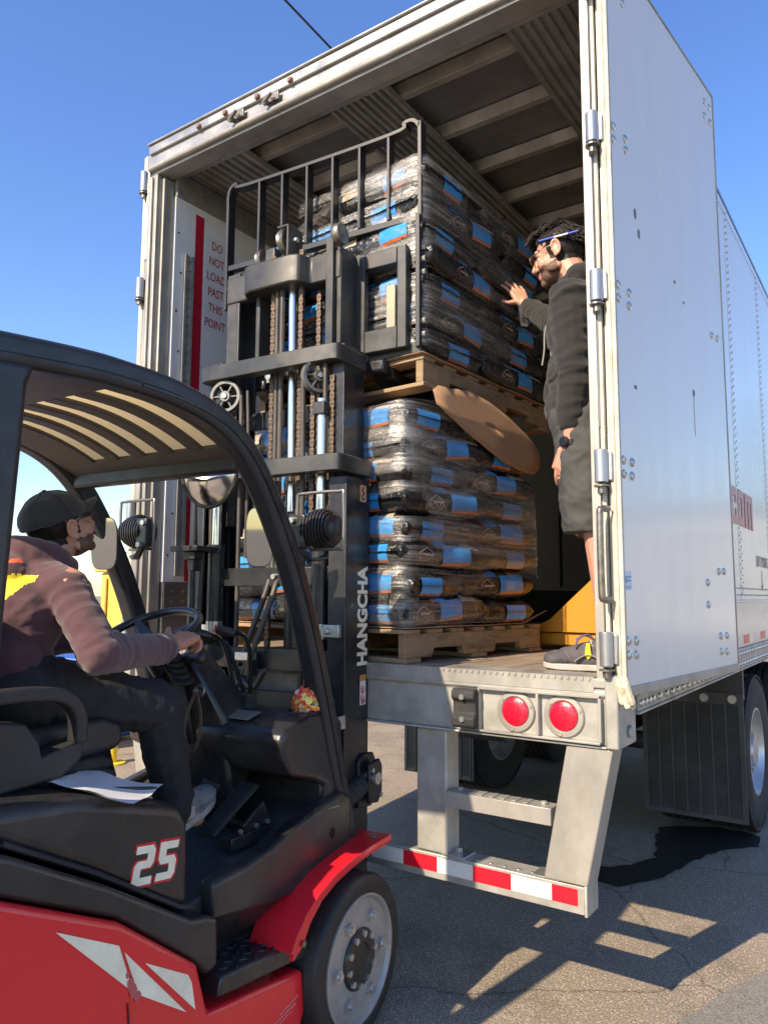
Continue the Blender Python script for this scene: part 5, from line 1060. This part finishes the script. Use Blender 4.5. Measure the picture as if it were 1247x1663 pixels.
def creases(segs, amp, o=0., fr=24.):
    """cloth folds that run across the limbs and gather near the joints"""
    S = [(Vector(a), Vector(b), k) for a, b, k in segs]; base = folds(7, amp*.55, o)
    def f(p, n):
        best = None
        for a, b, k in S:
            d = b-a; l = d.length; t = (p-a).dot(d)/(l*l); tc = min(1, max(0, t)); q = (p-a-d*tc).length
            if best is None or q < best[0]: best = (q, t, l, d/l, k, a)
        q, t, l, d, k, a = best; s = (p-a).dot(d); r = p-a-d*s
        w = noise.noise(Vector((s*fr+r.x*7+r.z*5+o, r.x*6, r.y*6+r.z*6+o))); w2 = noise.noise(Vector((s*fr*2.1-r.x*9, r.y*9+o, r.z*9)))
        g = .45+.55*max(0, 1-min(abs(t), abs(1-t))*3.2)
        return base(p, n)+amp*k*g*((.42-abs(w))*1.5+(.35-abs(w2))*.5)
    return f
def folds(sc, amp, o=0.):
    def f(p, n):
        a = noise.noise(Vector((p.x*sc+o, p.y*sc, p.z*sc*1.5))); b = noise.noise(Vector((p.x*sc*2.3, p.y*sc*2.3+o, p.z*sc*3.2)))
        return amp*(a*.9+(.35-abs(b))*1.0)
    return f
BEARD = mat('stubbled_skin', (.20, .10, .07), .65, 0, col2=(.045, .027, .02), vscale=190)
LIPM = mat('lip_skin', (.42, .16, .12), .45)
HAIRM = mat('dark_hair', (.014, .011, .009), .55, 0, var=.5, vscale=40, spec=.25)
SHOEW = mat('pale_sole', (.36, .34, .31), .6, var=.1, vscale=20, grime=.4, gcol=(.25, .22, .19), gscale=12)
def pick_head(h, hairline=None):
    def f(p, n):
        q = h.L(p); q.z += .005*noise.noise(q*60); q.y += .004*noise.noise(q*75)
        if max(abs(q.x), abs(q.y), abs(q.z)) > .14: return 0
        if abs(q.x) < .024 and q.y > .086 and -.0745 < q.z < -.0535: return 2
        if q.y > .006-.1*max(0, -q.z-.04) and q.z < (-.034 if q.y > .078 else -.046-.25*max(0, .055-q.y)*0+.30*max(0, .035-q.y))+.010*(hash((round(p.x*900), round(p.y*900), round(p.z*900))) % 100/100-.5) and q.z > -.125 and not (q.y > .098 and q.z > -.046): return 1
        if abs(q.x) > .050 and -.01 < q.y < .030 and -.030 < q.z < .05 and abs(q.x) < .0765: return 3
        if .020 < q.z < .034 and q.y > .06 and .012 < abs(q.x) < .05: return 3
        if hairline and hairline(q): return 3
        return 0
    return f
# ---------------------------------------------------------------- driver (forklift space)
DR = empty('person', (-1.3798, -.3707, 0), R(4.5), 'seated driver in maroon hoodie and black cap steering the forklift, looking up', 'person')
hD = Head((0.005, -.868, 1.742), (.10, .91, .42), (0, -.3, 1), .96)
neckD = V(0, -.955, 1.60)
shR, elR, wrR = V(.185, -.965, 1.555), V(.325, -.965, 1.375), V(.205, -.600, 1.368)
shL, elL, wrL = V(-.185, -.95, 1.555), V(-.33, -.80, 1.36), V(-.225, -.56, 1.385)
hipR, knR, anR = V(.10, -1.0, 1.265), V(.195, -.625, 1.185), V(.185, -.53, .835)
hipL, knL, anL = V(-.10, -1.0, 1.265), V(-.20, -.62, 1.185), V(-.20, -.50, .80)
b = MB(); hD.shapes(b, neckD)
b.cone(neckD, (0, -1.0, 1.50), .07, .11); b.ball((0, -1.01, 1.46), (.16, .105, .14)); b.ball((0, -1.03, 1.31), (.145, .105, .13)); b.cone((-.08, -1.02, 1.27), (.08, -1.02, 1.27), .10, .10)
for s_, e_, w_ in ((shR, elR, wrR), (shL, elL, wrL)): b.cone((s_.x*.4, -.98, 1.57), s_, .06, .058); b.cone(s_, e_, .052, .042); b.cone(e_, w_, .042, .027)
for h_, k_, a_ in ((hipR, knR, anR), (hipL, knL, anL)): b.cone(h_, k_, .085, .056); b.cone(k_, a_, .055, .037); b.cone(a_, a_+V(0, .10, -.035), .038, .03)
hand(b, wrR+V(-.004, .03, .004), (-.22, .93, .28), (-.93, -.2, .1), (-.05, .30, -.95), ((28, 62, 45), (34, 66, 45), (40, 68, 45), (46, 68, 45)), .05, (.55, .55, -.2), 1.1)
hand(b, wrL, (.2, .95, .12), (.95, -.2, .1), (.0, .2, -.95), (35, 60, 40), .05)
skin_obj('body', remesh(b, .0042, 2), [SKIN, BEARD, LIPM, HAIRM], DR, pick=pick_head(hD, lambda q: q.z > -.045 and q.y < -.02 and q.z > -.5*(q.y+.02)*-1-.05 and abs(q.x) < .079))
HOOD = mat('maroon_fleece', (.074, .028, .036), .9, 0, var=.14, vscale=10, bump=.35, bscale=420, dist=.002, sheen=.25)
c = MB(); c.cone(neckD+V(0, -.012, -.02), (0, -1.0, 1.50), .088, .125); c.ball((0, -1.015, 1.47), (.185, .128, .15)); c.ball((0, -1.045, 1.33), (.178, .135, .14)); c.ball((0, -1.04, 1.25), (.168, .135, .07))
for s_, e_, w_ in ((shR, elR, wrR), (shL, elL, wrL)):
    c.cone((s_.x*.35, -.985, 1.575), s_+V(0, 0, -.01), .074, .060); c.cone(s_+V(0, 0, -.01), e_, .058, .054); d = (w_-e_).normalized(); c.cone(e_, w_-d*.045, .056, .044); c.cone(w_-d*.05, w_-d*.022, .047, .040)
for a, r_, x, y, z in ((0, .046, .028, -1.026, 1.655), (0, .046, -.028, -1.026, 1.655), (0, .044, .072, -.995, 1.652), (0, .044, -.072, -.995, 1.652), (0, .038, .092, -.935, 1.632), (0, .038, -.092, -.935, 1.632), (0, .046, 0, -1.03, 1.655), (0, .046, .05, -1.015, 1.655), (0, .046, -.05, -1.015, 1.655), (0, .042, .088, -.965, 1.645), (0, .042, -.088, -.965, 1.645), (0, .034, .090, -.905, 1.615), (0, .034, -.090, -.905, 1.615), (0, .055, 0, -1.07, 1.60), (0, .05, .06, -1.055, 1.60), (0, .03, -.05, -.875, 1.585), (0, .03, 0, -.865, 1.575), (0, .03, .06, -.89, 1.575)): c.ball((x, y, z), r_)
YEL = mat('yellow_print', (.78, .62, .03), .7, bump=.2, bscale=400, dist=.001); ORP = mat('orange_print_cloth', (.75, .12, .05), .7)
def pickD(p, n):
    if n.y > .1 or p.x > .19 or p.y > -1.0: return 0
    a, z = p.x, p.z
    if -.16 < a < .150 and 1.515 < z < 1.590 and a < .150-.5*(1.590-z): return 1
    if -.12 < a < .10 and 1.47 < z < 1.497: return 1
    if p.y < -1.04 and abs(z-(1.632-.5*abs(a-.10))) < .007 and -.02+.07 < a < .125: return 2
    return 0
skin_obj('hoodie', remesh(c, .006, 6), [HOOD, YEL, ORP], DR, fold=creases([(shR, elR, 1), (elR, wrR, 1.1), (shL, elL, 1), (elL, wrL, 1), ((0, -1.03, 1.22), (0, -1.02, 1.48), .7), ((0, -1.02, 1.48), (0, -.96, 1.66), .4)], .0095, 3), pick=pickD)
TRS = mat('black_denim', (.017, .0175, .021), .85, 0, var=.3, vscale=25, bump=.35, bscale=380, dist=.002, grime=.2, gcol=(.05, .045, .04), gscale=8)
c = MB(); c.cone((-.09, -1.03, 1.26), (.09, -1.03, 1.26), .125, .125)
for h_, k_, a_ in ((hipR, knR, anR), (hipL, knL, anL)): c.cone(h_, k_, .108, .078); c.cone(k_, a_+V(0, 0, .05), .077, .060); c.cone(a_+V(0, 0, .05), a_+V(0, -.01, .015), .061, .062)
skin_obj('trousers', remesh(c, .006, 5), TRS, DR, fold=creases([(hipR, knR, 1), (knR, anR, 1), (hipL, knL, 1), (knL, anL, 1)], .009, 1))
def shoe(name, heel, toe, up, mU, parent, w=.048, tongue=None):
    heel, toe, up = Vector(heel), Vector(toe), Vector(up).normalized(); d = (toe-heel).normalized(); up = (up-d*d.dot(up)).normalized(); s = d.cross(up); L_ = (toe-heel).length; M = Matrix((s, d, up)).transposed()
    P = lambda x, y, z: heel + s*x + d*y + up*z
    c = MB(); c.ball(P(0, .045, .045), (.036, .05, .045), rot=M); c.ball(P(0, L_*.45, .042), (.040, L_*.30, .042), rot=M); c.ball(P(0, L_-.055, .034), (w, .058, .032), rot=M); c.cone(P(0, .055, .06), P(0, .06, .10), .038, .040); c.cone(P(0, .09, .075), P(0, L_*.66, .055), .030, .026)
    o = skin_obj(name, remesh(c, .004, 3), mU, parent, fold=lambda p, n: .0015*noise.noise(p*40))
    m = MB(); k = 26; ring = []
    for i in range(k):
        a = 2*math.pi*i/k; y = L_/2+(L_/2+.004)*math.cos(a); x = math.sin(a); wd = (.040 if y < L_*.45 else w+.002)*(1 if abs(math.cos(a)) < .8 else .95); ring.append((x*abs(math.sin(a))**-.25*wd if abs(math.sin(a)) > 1e-3 else 0, y))
    m.add([P(x, y, .018+.012*max(0, (y/L_-.8))) for x, y in ring]+[P(x*.97, y, -.004+.012*max(0, (y/L_-.8))*2) for x, y in ring], [tuple(range(k)), tuple(range(2*k-1, k-1, -1))]+[(i, (i+1) % k, (i+1) % k+k, i+k) for i in range(k)])
    build('sole', m, SHOEW, o, bevel=.003)
    m = MB()
    for i in range(4): y = .105+.024*i; m.tube(curve([P(-.026, y-.006, .083-.010*i), P(-.008, y+.006, .100-.012*i), P(.010, y-.006, .099-.012*i), P(.026, y+.005, .083-.010*i)], 3), .0028, 6)
    build('laces', m, mat('grey_laces', (.40, .40, .40), .8), o)
    return o, P, L_
SHG = mat('grey_suede', (.19, .185, .18), .85, 0, var=.12, vscale=30, bump=.2, bscale=300, dist=.001)
o, P_, L_ = shoe('shoe', (.205, -.585, .768), (.150, -.318, .835), (0, -.25, 1), SHG, DR)
build('shoe_tag', MB().obox(P_(.040, .10, .045), (.002, .03, .035), (0, 0, R(-8))), SHOEW, o)
shoe('shoe', (-.20, -.56, .705), (-.21, -.29, .725), (0, 0, 1), SHG, DR)
# cap, glasses, eyes
def eyes(h, par):
    for q in (-1, 1):
        e = build('eye', MB().ball(h.P(q*.031, .0705, -.002), .0105*h.k, 14, 10), mat('eye_white', (.62, .60, .57), .2), par); build('iris', MB().ball(h.P(q*.031, .0775, -.003), .0050*h.k, 10, 8), mat('dark_iris', (.02, .012, .008), .1), e)
eyes(hD, DR)
CAPM = mat('black_cap_cloth', (.013, .013, .014), .8, 0, var=.2, vscale=30, bump=.25, bscale=450, dist=.002, sheen=.2)
m = MB()
def capf(u, v):
    a = 2*math.pi*u; t = v*R(96); x, y, z = .086*math.sin(t)*math.cos(a), .107*math.sin(t)*math.sin(a), .083*math.cos(t)
    return hD.P(x*(1+.012*math.cos(6*a)*math.sin(t)), y-.012, z+.036+.006*noise.noise(Vector((x*30, y*30, z*30))))
m.grid(lambda u, v: capf(u, .02+.98*v), 48, 18, closeu=True); m.ball(hD.P(0, -.012, .120), .008, 10, 6)
cp_ = build('cap', m, CAPM, DR, angle=180, solid=.003)
m = MB()
for k in range(6): m.tube([capf(k/6+.01, .03+.9*t/8)+(capf(k/6+.01, .03+.9*t/8)-hD.P(0, -.012, .03)).normalized()*.0025 for t in range(9)], .0016, 5)
m.tube([capf(t/40, .985)+(capf(t/40, .985)-hD.P(0, -.012, .03)).normalized()*.002 for t in range(41)], .0022, 5)
build('cap_seams', m, CAPM, cp_)
m = MB(); m.grid(lambda u, v: hD.P((u-.5)*.155*(1-.25*v*v), .070+.085*v*(1-.55*(2*u-1)**2)-.035*(2*u-1)**2, .046-.030*(2*u-1)**2+.004*v), 20, 8); build('cap_brim', m, CAPM, cp_, angle=180, solid=.004)
m = MB()
for q in (-1, 1): m.bar([hD.P(q*.078, -.005, .016), hD.P(q*.077, .06, .020), hD.P(q*.062, .094, .016)], .009, .003, hD.u)
m.bar([hD.P(-.012, .108, .012), hD.P(.012, .108, .012)], .005, .004, hD.u)
sg_ = build('sunglasses', m, mat('glossy_frame', (.012, .012, .013), .2), DR)
for q in (-1, 1):
    m = MB(); ps = [(.0, .014), (.016, .016), (.028, .012), (.030, -.004), (.022, -.017), (.006, -.018), (-.008, -.010), (-.012, .006)]
    m.add([hD.P(q*(.034+a), .105-.6*max(0, a)-.006, .010+b_) for a, b_ in ps]+[hD.P(q*(.034+a), .102-.6*max(0, a)-.006, .010+b_) for a, b_ in ps], [tuple(range(8)), tuple(range(15, 7, -1))]+[(i, (i+1) % 8, (i+1) % 8+8, i+8) for i in range(8)])
    build('dark_lens', m, mat('dark_lens', (.008, .008, .01), .06, coat=.6), sg_)
m = MB()
for i in range(26): x = -.026+.052*i/25; p0 = hD.P(x, .098-abs(x)*.35, -.044); m.tube([p0, p0+hD.M @ V(x*.25, .004, -.014)], [.0028, .001], 5)
build('moustache', m, HAIRM, DR)
# ---------------------------------------------------------------- man standing in the trailer (world space)
MN = empty('person', (-.165, .31, ZF), 0, 'bearded man in charcoal hoodie and shorts standing in the trailer, one hand on the load', 'person')
MN.scale = (1.025,)*3; MO = V(.13, -.22, -ZF); MW = Matrix.Translation((-.165, .31, ZF)) @ Matrix.Scale(1.025, 4) @ Matrix.Translation(MO)
class Sh:   # shift of world coordinates into the man's own space
    pass
def sk(name, me, mats, **k):
    for v in me.vertices: v.co = v.co+MO
    return skin_obj(name, me, mats, MN, **k)
def bm_(name, mb, m, par=None, **k):
    mb.v = [tuple(Vector(p)+MO) for p in mb.v]; return build(name, mb, m, par or MN, **k)
hM = Head((-.238, .205, 2.900), (-.965, -.10, -.20), (-.30, 0, 1), 1.02)
neckM = V(-.155, .215, 2.735)
SL, EL, WL = V(-.145, .035, 2.640), V(-.125, .035, 2.350), V(-.150, .045, 2.105)
SRr, ER, WRr = V(-.185, .40, 2.655), V(-.385, .525, 2.742), V(-.578, .660, 2.908)
b = MB(); hM.shapes(b, neckM)
b.cone(neckM, (-.135, .22, 2.60), .068, .10); b.ball((-.145, .22, 2.56), (.11, .165, .16)); b.ball((-.14, .22, 2.38), (.105, .145, .16)); b.cone((-.13, .14, 2.18), (-.13, .30, 2.18), .11, .11)
b.cone((-.14, .14, 2.66), SL, .055, .055); b.cone(SL, EL, .052, .042); b.cone(EL, WL, .042, .028); b.cone((-.15, .30, 2.66), SRr, .055, .055); b.cone(SRr, ER, .052, .042); b.cone(ER, WRr, .042, .028)
for y, kx in ((.125, .035), (.325, .0)):
    b.cone((-.125, y+.01, 2.15), (-.115+kx, y, 1.74), .088, .054); b.cone((-.115+kx, y, 1.74), (-.085+kx, y, 1.56), .054, .058); b.cone((-.085+kx, y, 1.56), (-.09+kx, y, 1.345), .057, .036); b.cone((-.09+kx, y, 1.345), (-.17+kx, y, 1.30), .036, .03)
hand(b, WL+V(-.004, 0, -.018), (-.22, .02, -.97), (-.97, 0, .22), (.1, 1, 0), ((14, 18, 14), (20, 22, 16), (24, 26, 18), (28, 28, 20)), .03, (.75, .45, .35), 1.0)
hand(b, WRr+V(-.022, .012, .022), (-.46, .12, .88), (-.62, -.70, -.35), (-.74, .62, -.42), ((2, 6, 4), (5, 8, 5), (9, 10, 6), (14, 12, 8)), .28, (.25, .95, .1), 1.0)
LM = hM
sk('body', remesh(b, .0042, 2), [SKIN, BEARD, LIPM, HAIRM], pick=(lambda f: (lambda p, n: f(Vector(p)-MO, n)))(pick_head(hM, lambda q: q.y < .002 and q.z > -.055 and abs(q.x) < .0775)))
CHAR = mat('charcoal_fleece', (.0125, .0115, .0115), .92, 0, var=.2, vscale=12, bump=.3, bscale=420, dist=.002, sheen=.1)
c = MB(); c.cone(neckM+V(0, 0, -.035), (-.14, .22, 2.60), .085, .12); c.ball((-.155, .22, 2.56), (.135, .190, .16)); c.ball((-.155, .22, 2.38), (.135, .180, .17)); c.ball((-.165, .22, 2.26), (.138, .178, .11))
c.cone((-.14, .13, 2.665), SL, .075, .074); c.cone(SL, EL, .073, .062); c.cone(EL, WL+V(0, 0, .085), .062, .053); c.cone(WL+V(0, 0, .09), WL+V(0, 0, .062), .053, .045)
d = (WRr-ER).normalized(); c.cone((-.15, .30, 2.665), SRr, .075, .073); c.cone(SRr, ER, .072, .060); c.cone(ER, WRr-d*.05, .060, .048); c.cone(WRr-d*.055, WRr-d*.02, .048, .041)
for x, y, z, r_ in ((-.07, .22, 2.775, .055), (-.085, .15, 2.775, .05), (-.085, .29, 2.775, .05), (-.135, .128, 2.765, .045), (-.135, .312, 2.765, .045), (-.185, .138, 2.735, .040), (-.185, .302, 2.735, .040), (-.225, .175, 2.695, .034), (-.225, .265, 2.695, .034), (-.24, .22, 2.66, .03)): c.ball((x, y, z), r_)
for y in (.15, .22, .29): c.cone((-.275, y, 2.30), (-.27, y, 2.36), .022, .018)
hdM = sk('hoodie', remesh(c, .006, 6), CHAR, fold=(lambda g: (lambda p, n: g(Vector(p)-MO, n)))(creases([(SL, EL, 1), (EL, WL, 1.1), (SRr, ER, 1), (ER, WRr, 1), ((-.15, .22, 2.2), (-.15, .22, 2.5), .7), ((-.15, .22, 2.5), (-.15, .22, 2.75), .4)], .0095, 6)))
m = MB(); m.tube(curve([(-.232, .175, 2.655), (-.285, .165, 2.60), (-.292, .160, 2.50), (-.300, .155, 2.44)], 5), .0035, 6); m.tube(curve([(-.238, .25, 2.655), (-.295, .25, 2.58), (-.30, .25, 2.50)], 5), .0035, 6); bm_('drawstring', m, mat('grey_cord', (.22, .21, .20), .8), hdM)
SHRT = mat('dark_grey_shorts', (.048, .048, .046), .8, 0, var=.15, vscale=14, bump=.25, bscale=350, dist=.002)
c = MB(); c.cone((-.14, .14, 2.18), (-.14, .30, 2.18), .125, .125)
for y, kx in ((.125, 0), (.325, -.03)): c.cone((-.13, y+.005, 2.12), (-.125+kx, y-.005, 1.86), .112, .094); c.cone((-.125+kx, y-.005, 1.86), (-.125+kx, y-.005, 1.795), .094, .092)
me = remesh(c, .0075, 3)
for v in me.vertices:
    if v.co.z < 1.765: v.co.z = 1.765+.3*(v.co.z-1.765)*.2
sk('shorts', me, SHRT, fold=folds(8, .009, 2))
SHM = mat('grey_mesh_trainer', (.072, .066, .072), .8, 0, var=.35, vscale=18, bump=.3, bscale=260, dist=.002)
MNsh = []
for y, kx in ((.125, 0), (.325, -.03)):
    c0 = Vector((-.005+kx, y+.0, 1.268))+MO; o, P_, L_ = shoe('trainer', c0, Vector((-.292+kx, y-.022, 1.268))+MO, (0, 0, 1), SHM, MN, .05)
    if y < .2:
        build('lace_tag', MB().prism([(-.012, .0), (-.006, .045), (.006, .045), (.012, .0), (0, -.012)], 'y', -.002, .002).merge(MB()), mat('yellow_tag', (.75, .60, .02), .5), o).location = P_(-.043, .112, .050)
        m = MB(); m.tube(curve([P_(.0, .10, .105), P_(-.02, .12, .125), P_(-.035, .15, .105), P_(-.035, .16, .075)], 4), .0035, 6); m.tube(curve([P_(.0, .10, .105), P_(-.02, .13, .122), P_(-.025, .16, .105)], 4), .0035, 6); build('lace_bow', m, mat('violet_laces', (.10, .08, .15), .8), o)
        m = MB(); m.bar(curve([P_(-.043, .05, .03), P_(-.046, .11, .055), P_(-.047, .16, .03)], 4), .003, .016, (0, 0, 1)); build('side_stripe', m, mat('mauve_stripe', (.24, .19, .19), .7), o)
eyesM = []
for q in (-1, 1):
    e = bm_('eye', MB().ball(hM.P(q*.031, .0705, -.003), .0105, 14, 10), mat('eye_white', (.62, .60, .57), .2)); bm_('iris', MB().ball(hM.P(q*.031, .0772, -.006), .0050, 10, 8), MATS['dark_iris'], e)
# hair: base shell and swept clumps
m = MB(); rnd = random.Random(4)
def hp(a, t, g=0.): return hM.P((.078+g)*math.sin(t)*math.cos(a), -.014+(.099+g)*math.sin(t)*math.sin(a), .034+(.090+g)*math.cos(t))
def hairline(a): return R(88) + R(30)*max(0, -math.sin(a))**1.0 - R(26)*max(0, math.sin(a))**2
m.grid(lambda u, v: hp(2*math.pi*u, .01+v*hairline(2*math.pi*u), .004), 40, 14, closeu=True)
for k in range(620):
    a = rnd.uniform(0, 2*math.pi); t = hairline(a)*math.sqrt(rnd.uniform(0.0, 1)); p = hp(a, t, .003); n_ = (p-hM.P(0, -.014, .034)).normalized()
    top = t < R(58); ln = rnd.uniform(.04, .065) if top else rnd.uniform(.012, .028)
    sw = (hM.f*rnd.uniform(.5, 1.0)+hM.r*rnd.uniform(-.5, .5)+n_*rnd.uniform(.12, .38)) if top else (-hM.u*.9+n_*rnd.uniform(.15, .3)-hM.f*.3)
    sw.normalize(); p1 = p+sw*ln*.5+n_*.006; p2 = p+sw*ln+(-hM.u*.014-n_*.004 if top else V(0, 0, 0))
    m.tube([p, p1, p2], [.0036, .0032, .0008], 5, cap=False)
hr = bm_('hair', m, HAIRM, angle=180)
m = MB()
for k in range(0):
    q = rnd.choice((-1, 1)); z = rnd.uniform(-.105, -.035); y = rnd.uniform(.0, .085); x = q*(.062-.35*max(0, y-.03)**1.1-.22*max(0, -z-.06)); p = hM.P(x, y, z); m.tube([p, p+hM.M @ V(q*.004, .003, -.010)], [.0016, .0006], 4, cap=False)
for k in range(60): x = rnd.uniform(-.026, .026); p = hM.P(x, .100-abs(x)*.4, -.047); m.tube([p, p+hM.M @ V(x*.3, .003, -.010)], [.0018, .0006], 4, cap=False)
bm_('beard', m, HAIRM, angle=180)
m = MB(); G = mat('gold_wire', (.45, .32, .18), .25, .9)
for q in (-1, 1):
    m.tube([hM.P(q*.034+.023*math.cos(R(a)), .104-.25*max(0, q*.023*math.cos(R(a))*q), .000+.020*math.sin(R(a))) for a in range(0, 361, 20)], .0013, 6, cap=False); m.tube([hM.P(q*.057, .100, .006), hM.P(q*.077, .05, .012), hM.P(q*.080, -.008, .012), hM.P(q*.080, -.022, -.004)], .0012, 6)
m.tube(curve([hM.P(-.011, .105, .004), hM.P(0, .110, .009), hM.P(.011, .105, .004)], 4), .0012, 6)
bm_('glasses', m, G)
m = MB(); e0, e1 = hM.P(-.088, .055, .030), hM.P(-.092, -.10, .022)
hl = hM.r
side = -1 if (hM.P(-.09, 0, 0).y < hM.P(.09, 0, 0).y) else 1
e0, e1 = hM.P(side*.084, .046, .044), hM.P(side*.093, -.105, .014); dd = (e1-e0)
pn = build('pen', MB().cyl(e0, e0+dd*.38, .0042, n=10), mat('blue_pen', (.015, .075, .55), .3), None); build('pen_barrel', MB().cyl(e0+dd*.38, e0+dd*.74, .0038, n=10), mat('pen_white', (.7, .7, .68), .35), pn); build('pen_end', MB().cyl(e0+dd*.74, e1, .0038, n=10), MATS['blue_pen'], pn)
pn.matrix_world = MW; tag(pn, 'blue and white pen tucked behind the standing man’s ear', 'pen')
wt_ = WL+V(0, 0, -.012); ax = (WL-EL).normalized()
wo = build('wristwatch', MB().lathe([(.0275, -.010), (.0315, -.010), (.0322, 0), (.0315, .010), (.0275, .010)], wt_, ax, 32, close=True), mat('watch_strap', (.014, .014, .015), .6), None)
fc = wt_+V(-.014, -.031, 0); fn = V(-.4, -.92, 0).normalized(); build('watch_case', MB().lathe([(.001, .007), (.017, .007), (.020, .004), (.021, -.004), (.018, -.006), (.001, -.006)], fc, fn, 28), mat('watch_case', (.03, .03, .032), .4, .3), wo); build('watch_face', MB().lathe([(.001, .0085), (.0145, .0082), (.0150, .0072)], fc, fn, 24), mat('watch_glass', (.004, .004, .005), .3), wo)
wo.matrix_world = MW; tag(wo, 'black wristwatch on the hanging wrist of the standing man', 'wristwatch')
# ================================================================ round about
tag(build('utility_wire', MB().tube([Vector((-4.38, 3.02, 8.0))+Vector((-.04, .81, -.004))*t+Vector((0, 0, .0006*t*t)) for t in range(-40, 60, 4)], .013, 6), mat('black_cable', (.012, .012, .013), .6), None), 'black utility wire crossing the sky above the trailer roof', 'wire')
YB = mat('yellow_bin_paint', (.60, .40, .07), .45, 0, var=.08, vscale=2, grime=.25, gcol=(.3, .2, .06))
t = empty('yellow_container', (-6.45, 4.1, 0), R(8), 'yellow metal container standing on the asphalt left of the trailer', 'container')
m = MB(); m.box(-.85, .85, -1, 1, .18, 1.80)
for i in range(5): m.box(-.80+.38*i, -.73+.38*i, -1.04, -1.001, .22, 1.74)
build('shell', m, YB, t, bevel=.02); build('rim', MB().box(-.91, .91, -1.06, 1.06, 1.805, 1.88), YB, t, bevel=.015); build('skid', MB().box(-.8, -.6, -1, 1, 0, .178).box(.6, .8, -1, 1, 0, .178), MATS['underframe_paint'], t)
t = empty('blue_bin', (-6.6, 2.15, 0), R(12), 'blue plastic bin on the asphalt beyond the forklift seat', 'bin')
BB = mat('blue_bin_plastic', (.012, .085, .36), .45, 0, var=.1, vscale=3)
build('tub', MB().prism([(-.62, .05), (.62, .05), (.75, .86), (-.75, .86)], 'y', -.5, .5), BB, t, bevel=.03); build('lid', MB().prism([(-.80, .862), (.80, .862), (.78, .93), (0, .97), (-.78, .93)], 'y', -.55, .55), BB, t, bevel=.015)
def bollard(x, y, h, m, label):
    t = empty('bollard', (x, y, 0), 0, label, 'bollard'); build('post', MB().lathe([(.055, 0), (.055, h-.05), (.04, h-.015), (.001, h)], (0, 0, 0), (0, 0, 1), 20), m, t); build('base', MB().lathe([(.13, 0), (.13, .015), (.056, .02)], (0, 0, 0), (0, 0, 1), 20, close=False), m, t)
bollard(-5.25, 1.85, 1.02, mat('yellow_post_paint', (.75, .56, .03), .45, var=.08), 'short yellow steel bollard standing left of the trailer')
bollard(-6.3, 3.1, 1.22, mat('white_post_paint', (.70, .68, .64), .5, var=.06), 'white steel bollard between the container and the trailer')
# what the trailer's side looks out on: a warehouse and a few conifers across the yard
t = empty('warehouse', (20, 34, 0), R(-22), 'long white warehouse across the yard, mirrored in the open trailer door', 'warehouse')
WW = mat('warehouse_wall', (.60, .58, .54), .7, 0, var=.06, vscale=.6, grime=.2)
build('wall', MB().box(-16, 16, -6, 6, 0, 5.2), WW, t)
build('roof', MB().prism([(-6.3, 5.21), (6.3, 5.21), (0, 6.4)], 'x', -16.3, 16.3), mat('warehouse_roof', (.28, .29, .30), .5, .3), t)
for x in (-12, -5, 2, 9):
    d = build('dock_door', MB().box(x-1.4, x+1.4, -6.04, -6.005, 1.1, 4.1), mat('dock_door', (.35, .37, .40), .5), t); build('door_frame', MB().box(x-1.6, x-1.41, -6.08, -6.005, 1.0, 4.3).box(x+1.41, x+1.6, -6.08, -6.005, 1.0, 4.3).box(x-1.41, x+1.41, -6.08, -6.005, 4.11, 4.3), mat('dock_frame', (.05, .05, .05), .6), d)
LEAF = mat('conifer_green', (.035, .06, .025), .8, 0, col2=(.07, .10, .045), vscale=2)
BARK = mat('bark', (.10, .07, .05), .9, 0, var=.3, vscale=6)
for i, (x, y, h, lb) in enumerate(((4.6, 34, 10.5, 'tall'), (6.6, 36, 8.6, 'broad'), (3.4, 41, 12.5, 'narrow'))):
    rnd = random.Random(50+i); t = empty('conifer_tree', (x, y, 0), 0, '%s green conifer beyond the front of the trailer, mirrored in its side' % lb, 'tree', 'conifers across the yard')
    m = MB(); m.tube([(0, 0, 0), (.05, 0, h*.5), (0, .05, h*.97)], [.2, .12, .02], 9)
    for k in range(46): z = rnd.uniform(.14, .95)*h; a = rnd.uniform(0, 6.28); r = (1-z/h)*h*.24; m.tube([(0, 0, z), (r*math.cos(a), r*math.sin(a), z-.12*r)], [.03, .008], 5)
    build('trunk', m, BARK, t); m = MB()
    for k in range(2600):
        z = h*(.12+.88*rnd.random()**1.25); a = rnd.uniform(0, 6.28); r = (1-z/h)*h*.25*(.35+.65*rnd.random()**.6)*(1+.25*math.sin(a*3+z)); c = V(r*math.cos(a), r*math.sin(a), z-.18*r+rnd.uniform(-.1, .1)); u_ = V(math.cos(a), math.sin(a), -.35)*rnd.uniform(.12, .3); v_ = V(-math.sin(a), math.cos(a), rnd.uniform(-.4, .4))*rnd.uniform(.05, .12)
        m.add([c-v_, c+u_*.6-v_*.6, c+u_, c+v_], [(0, 1, 2, 3)])
    build('crown', m, LEAF, t, recalc=False, smooth=False)
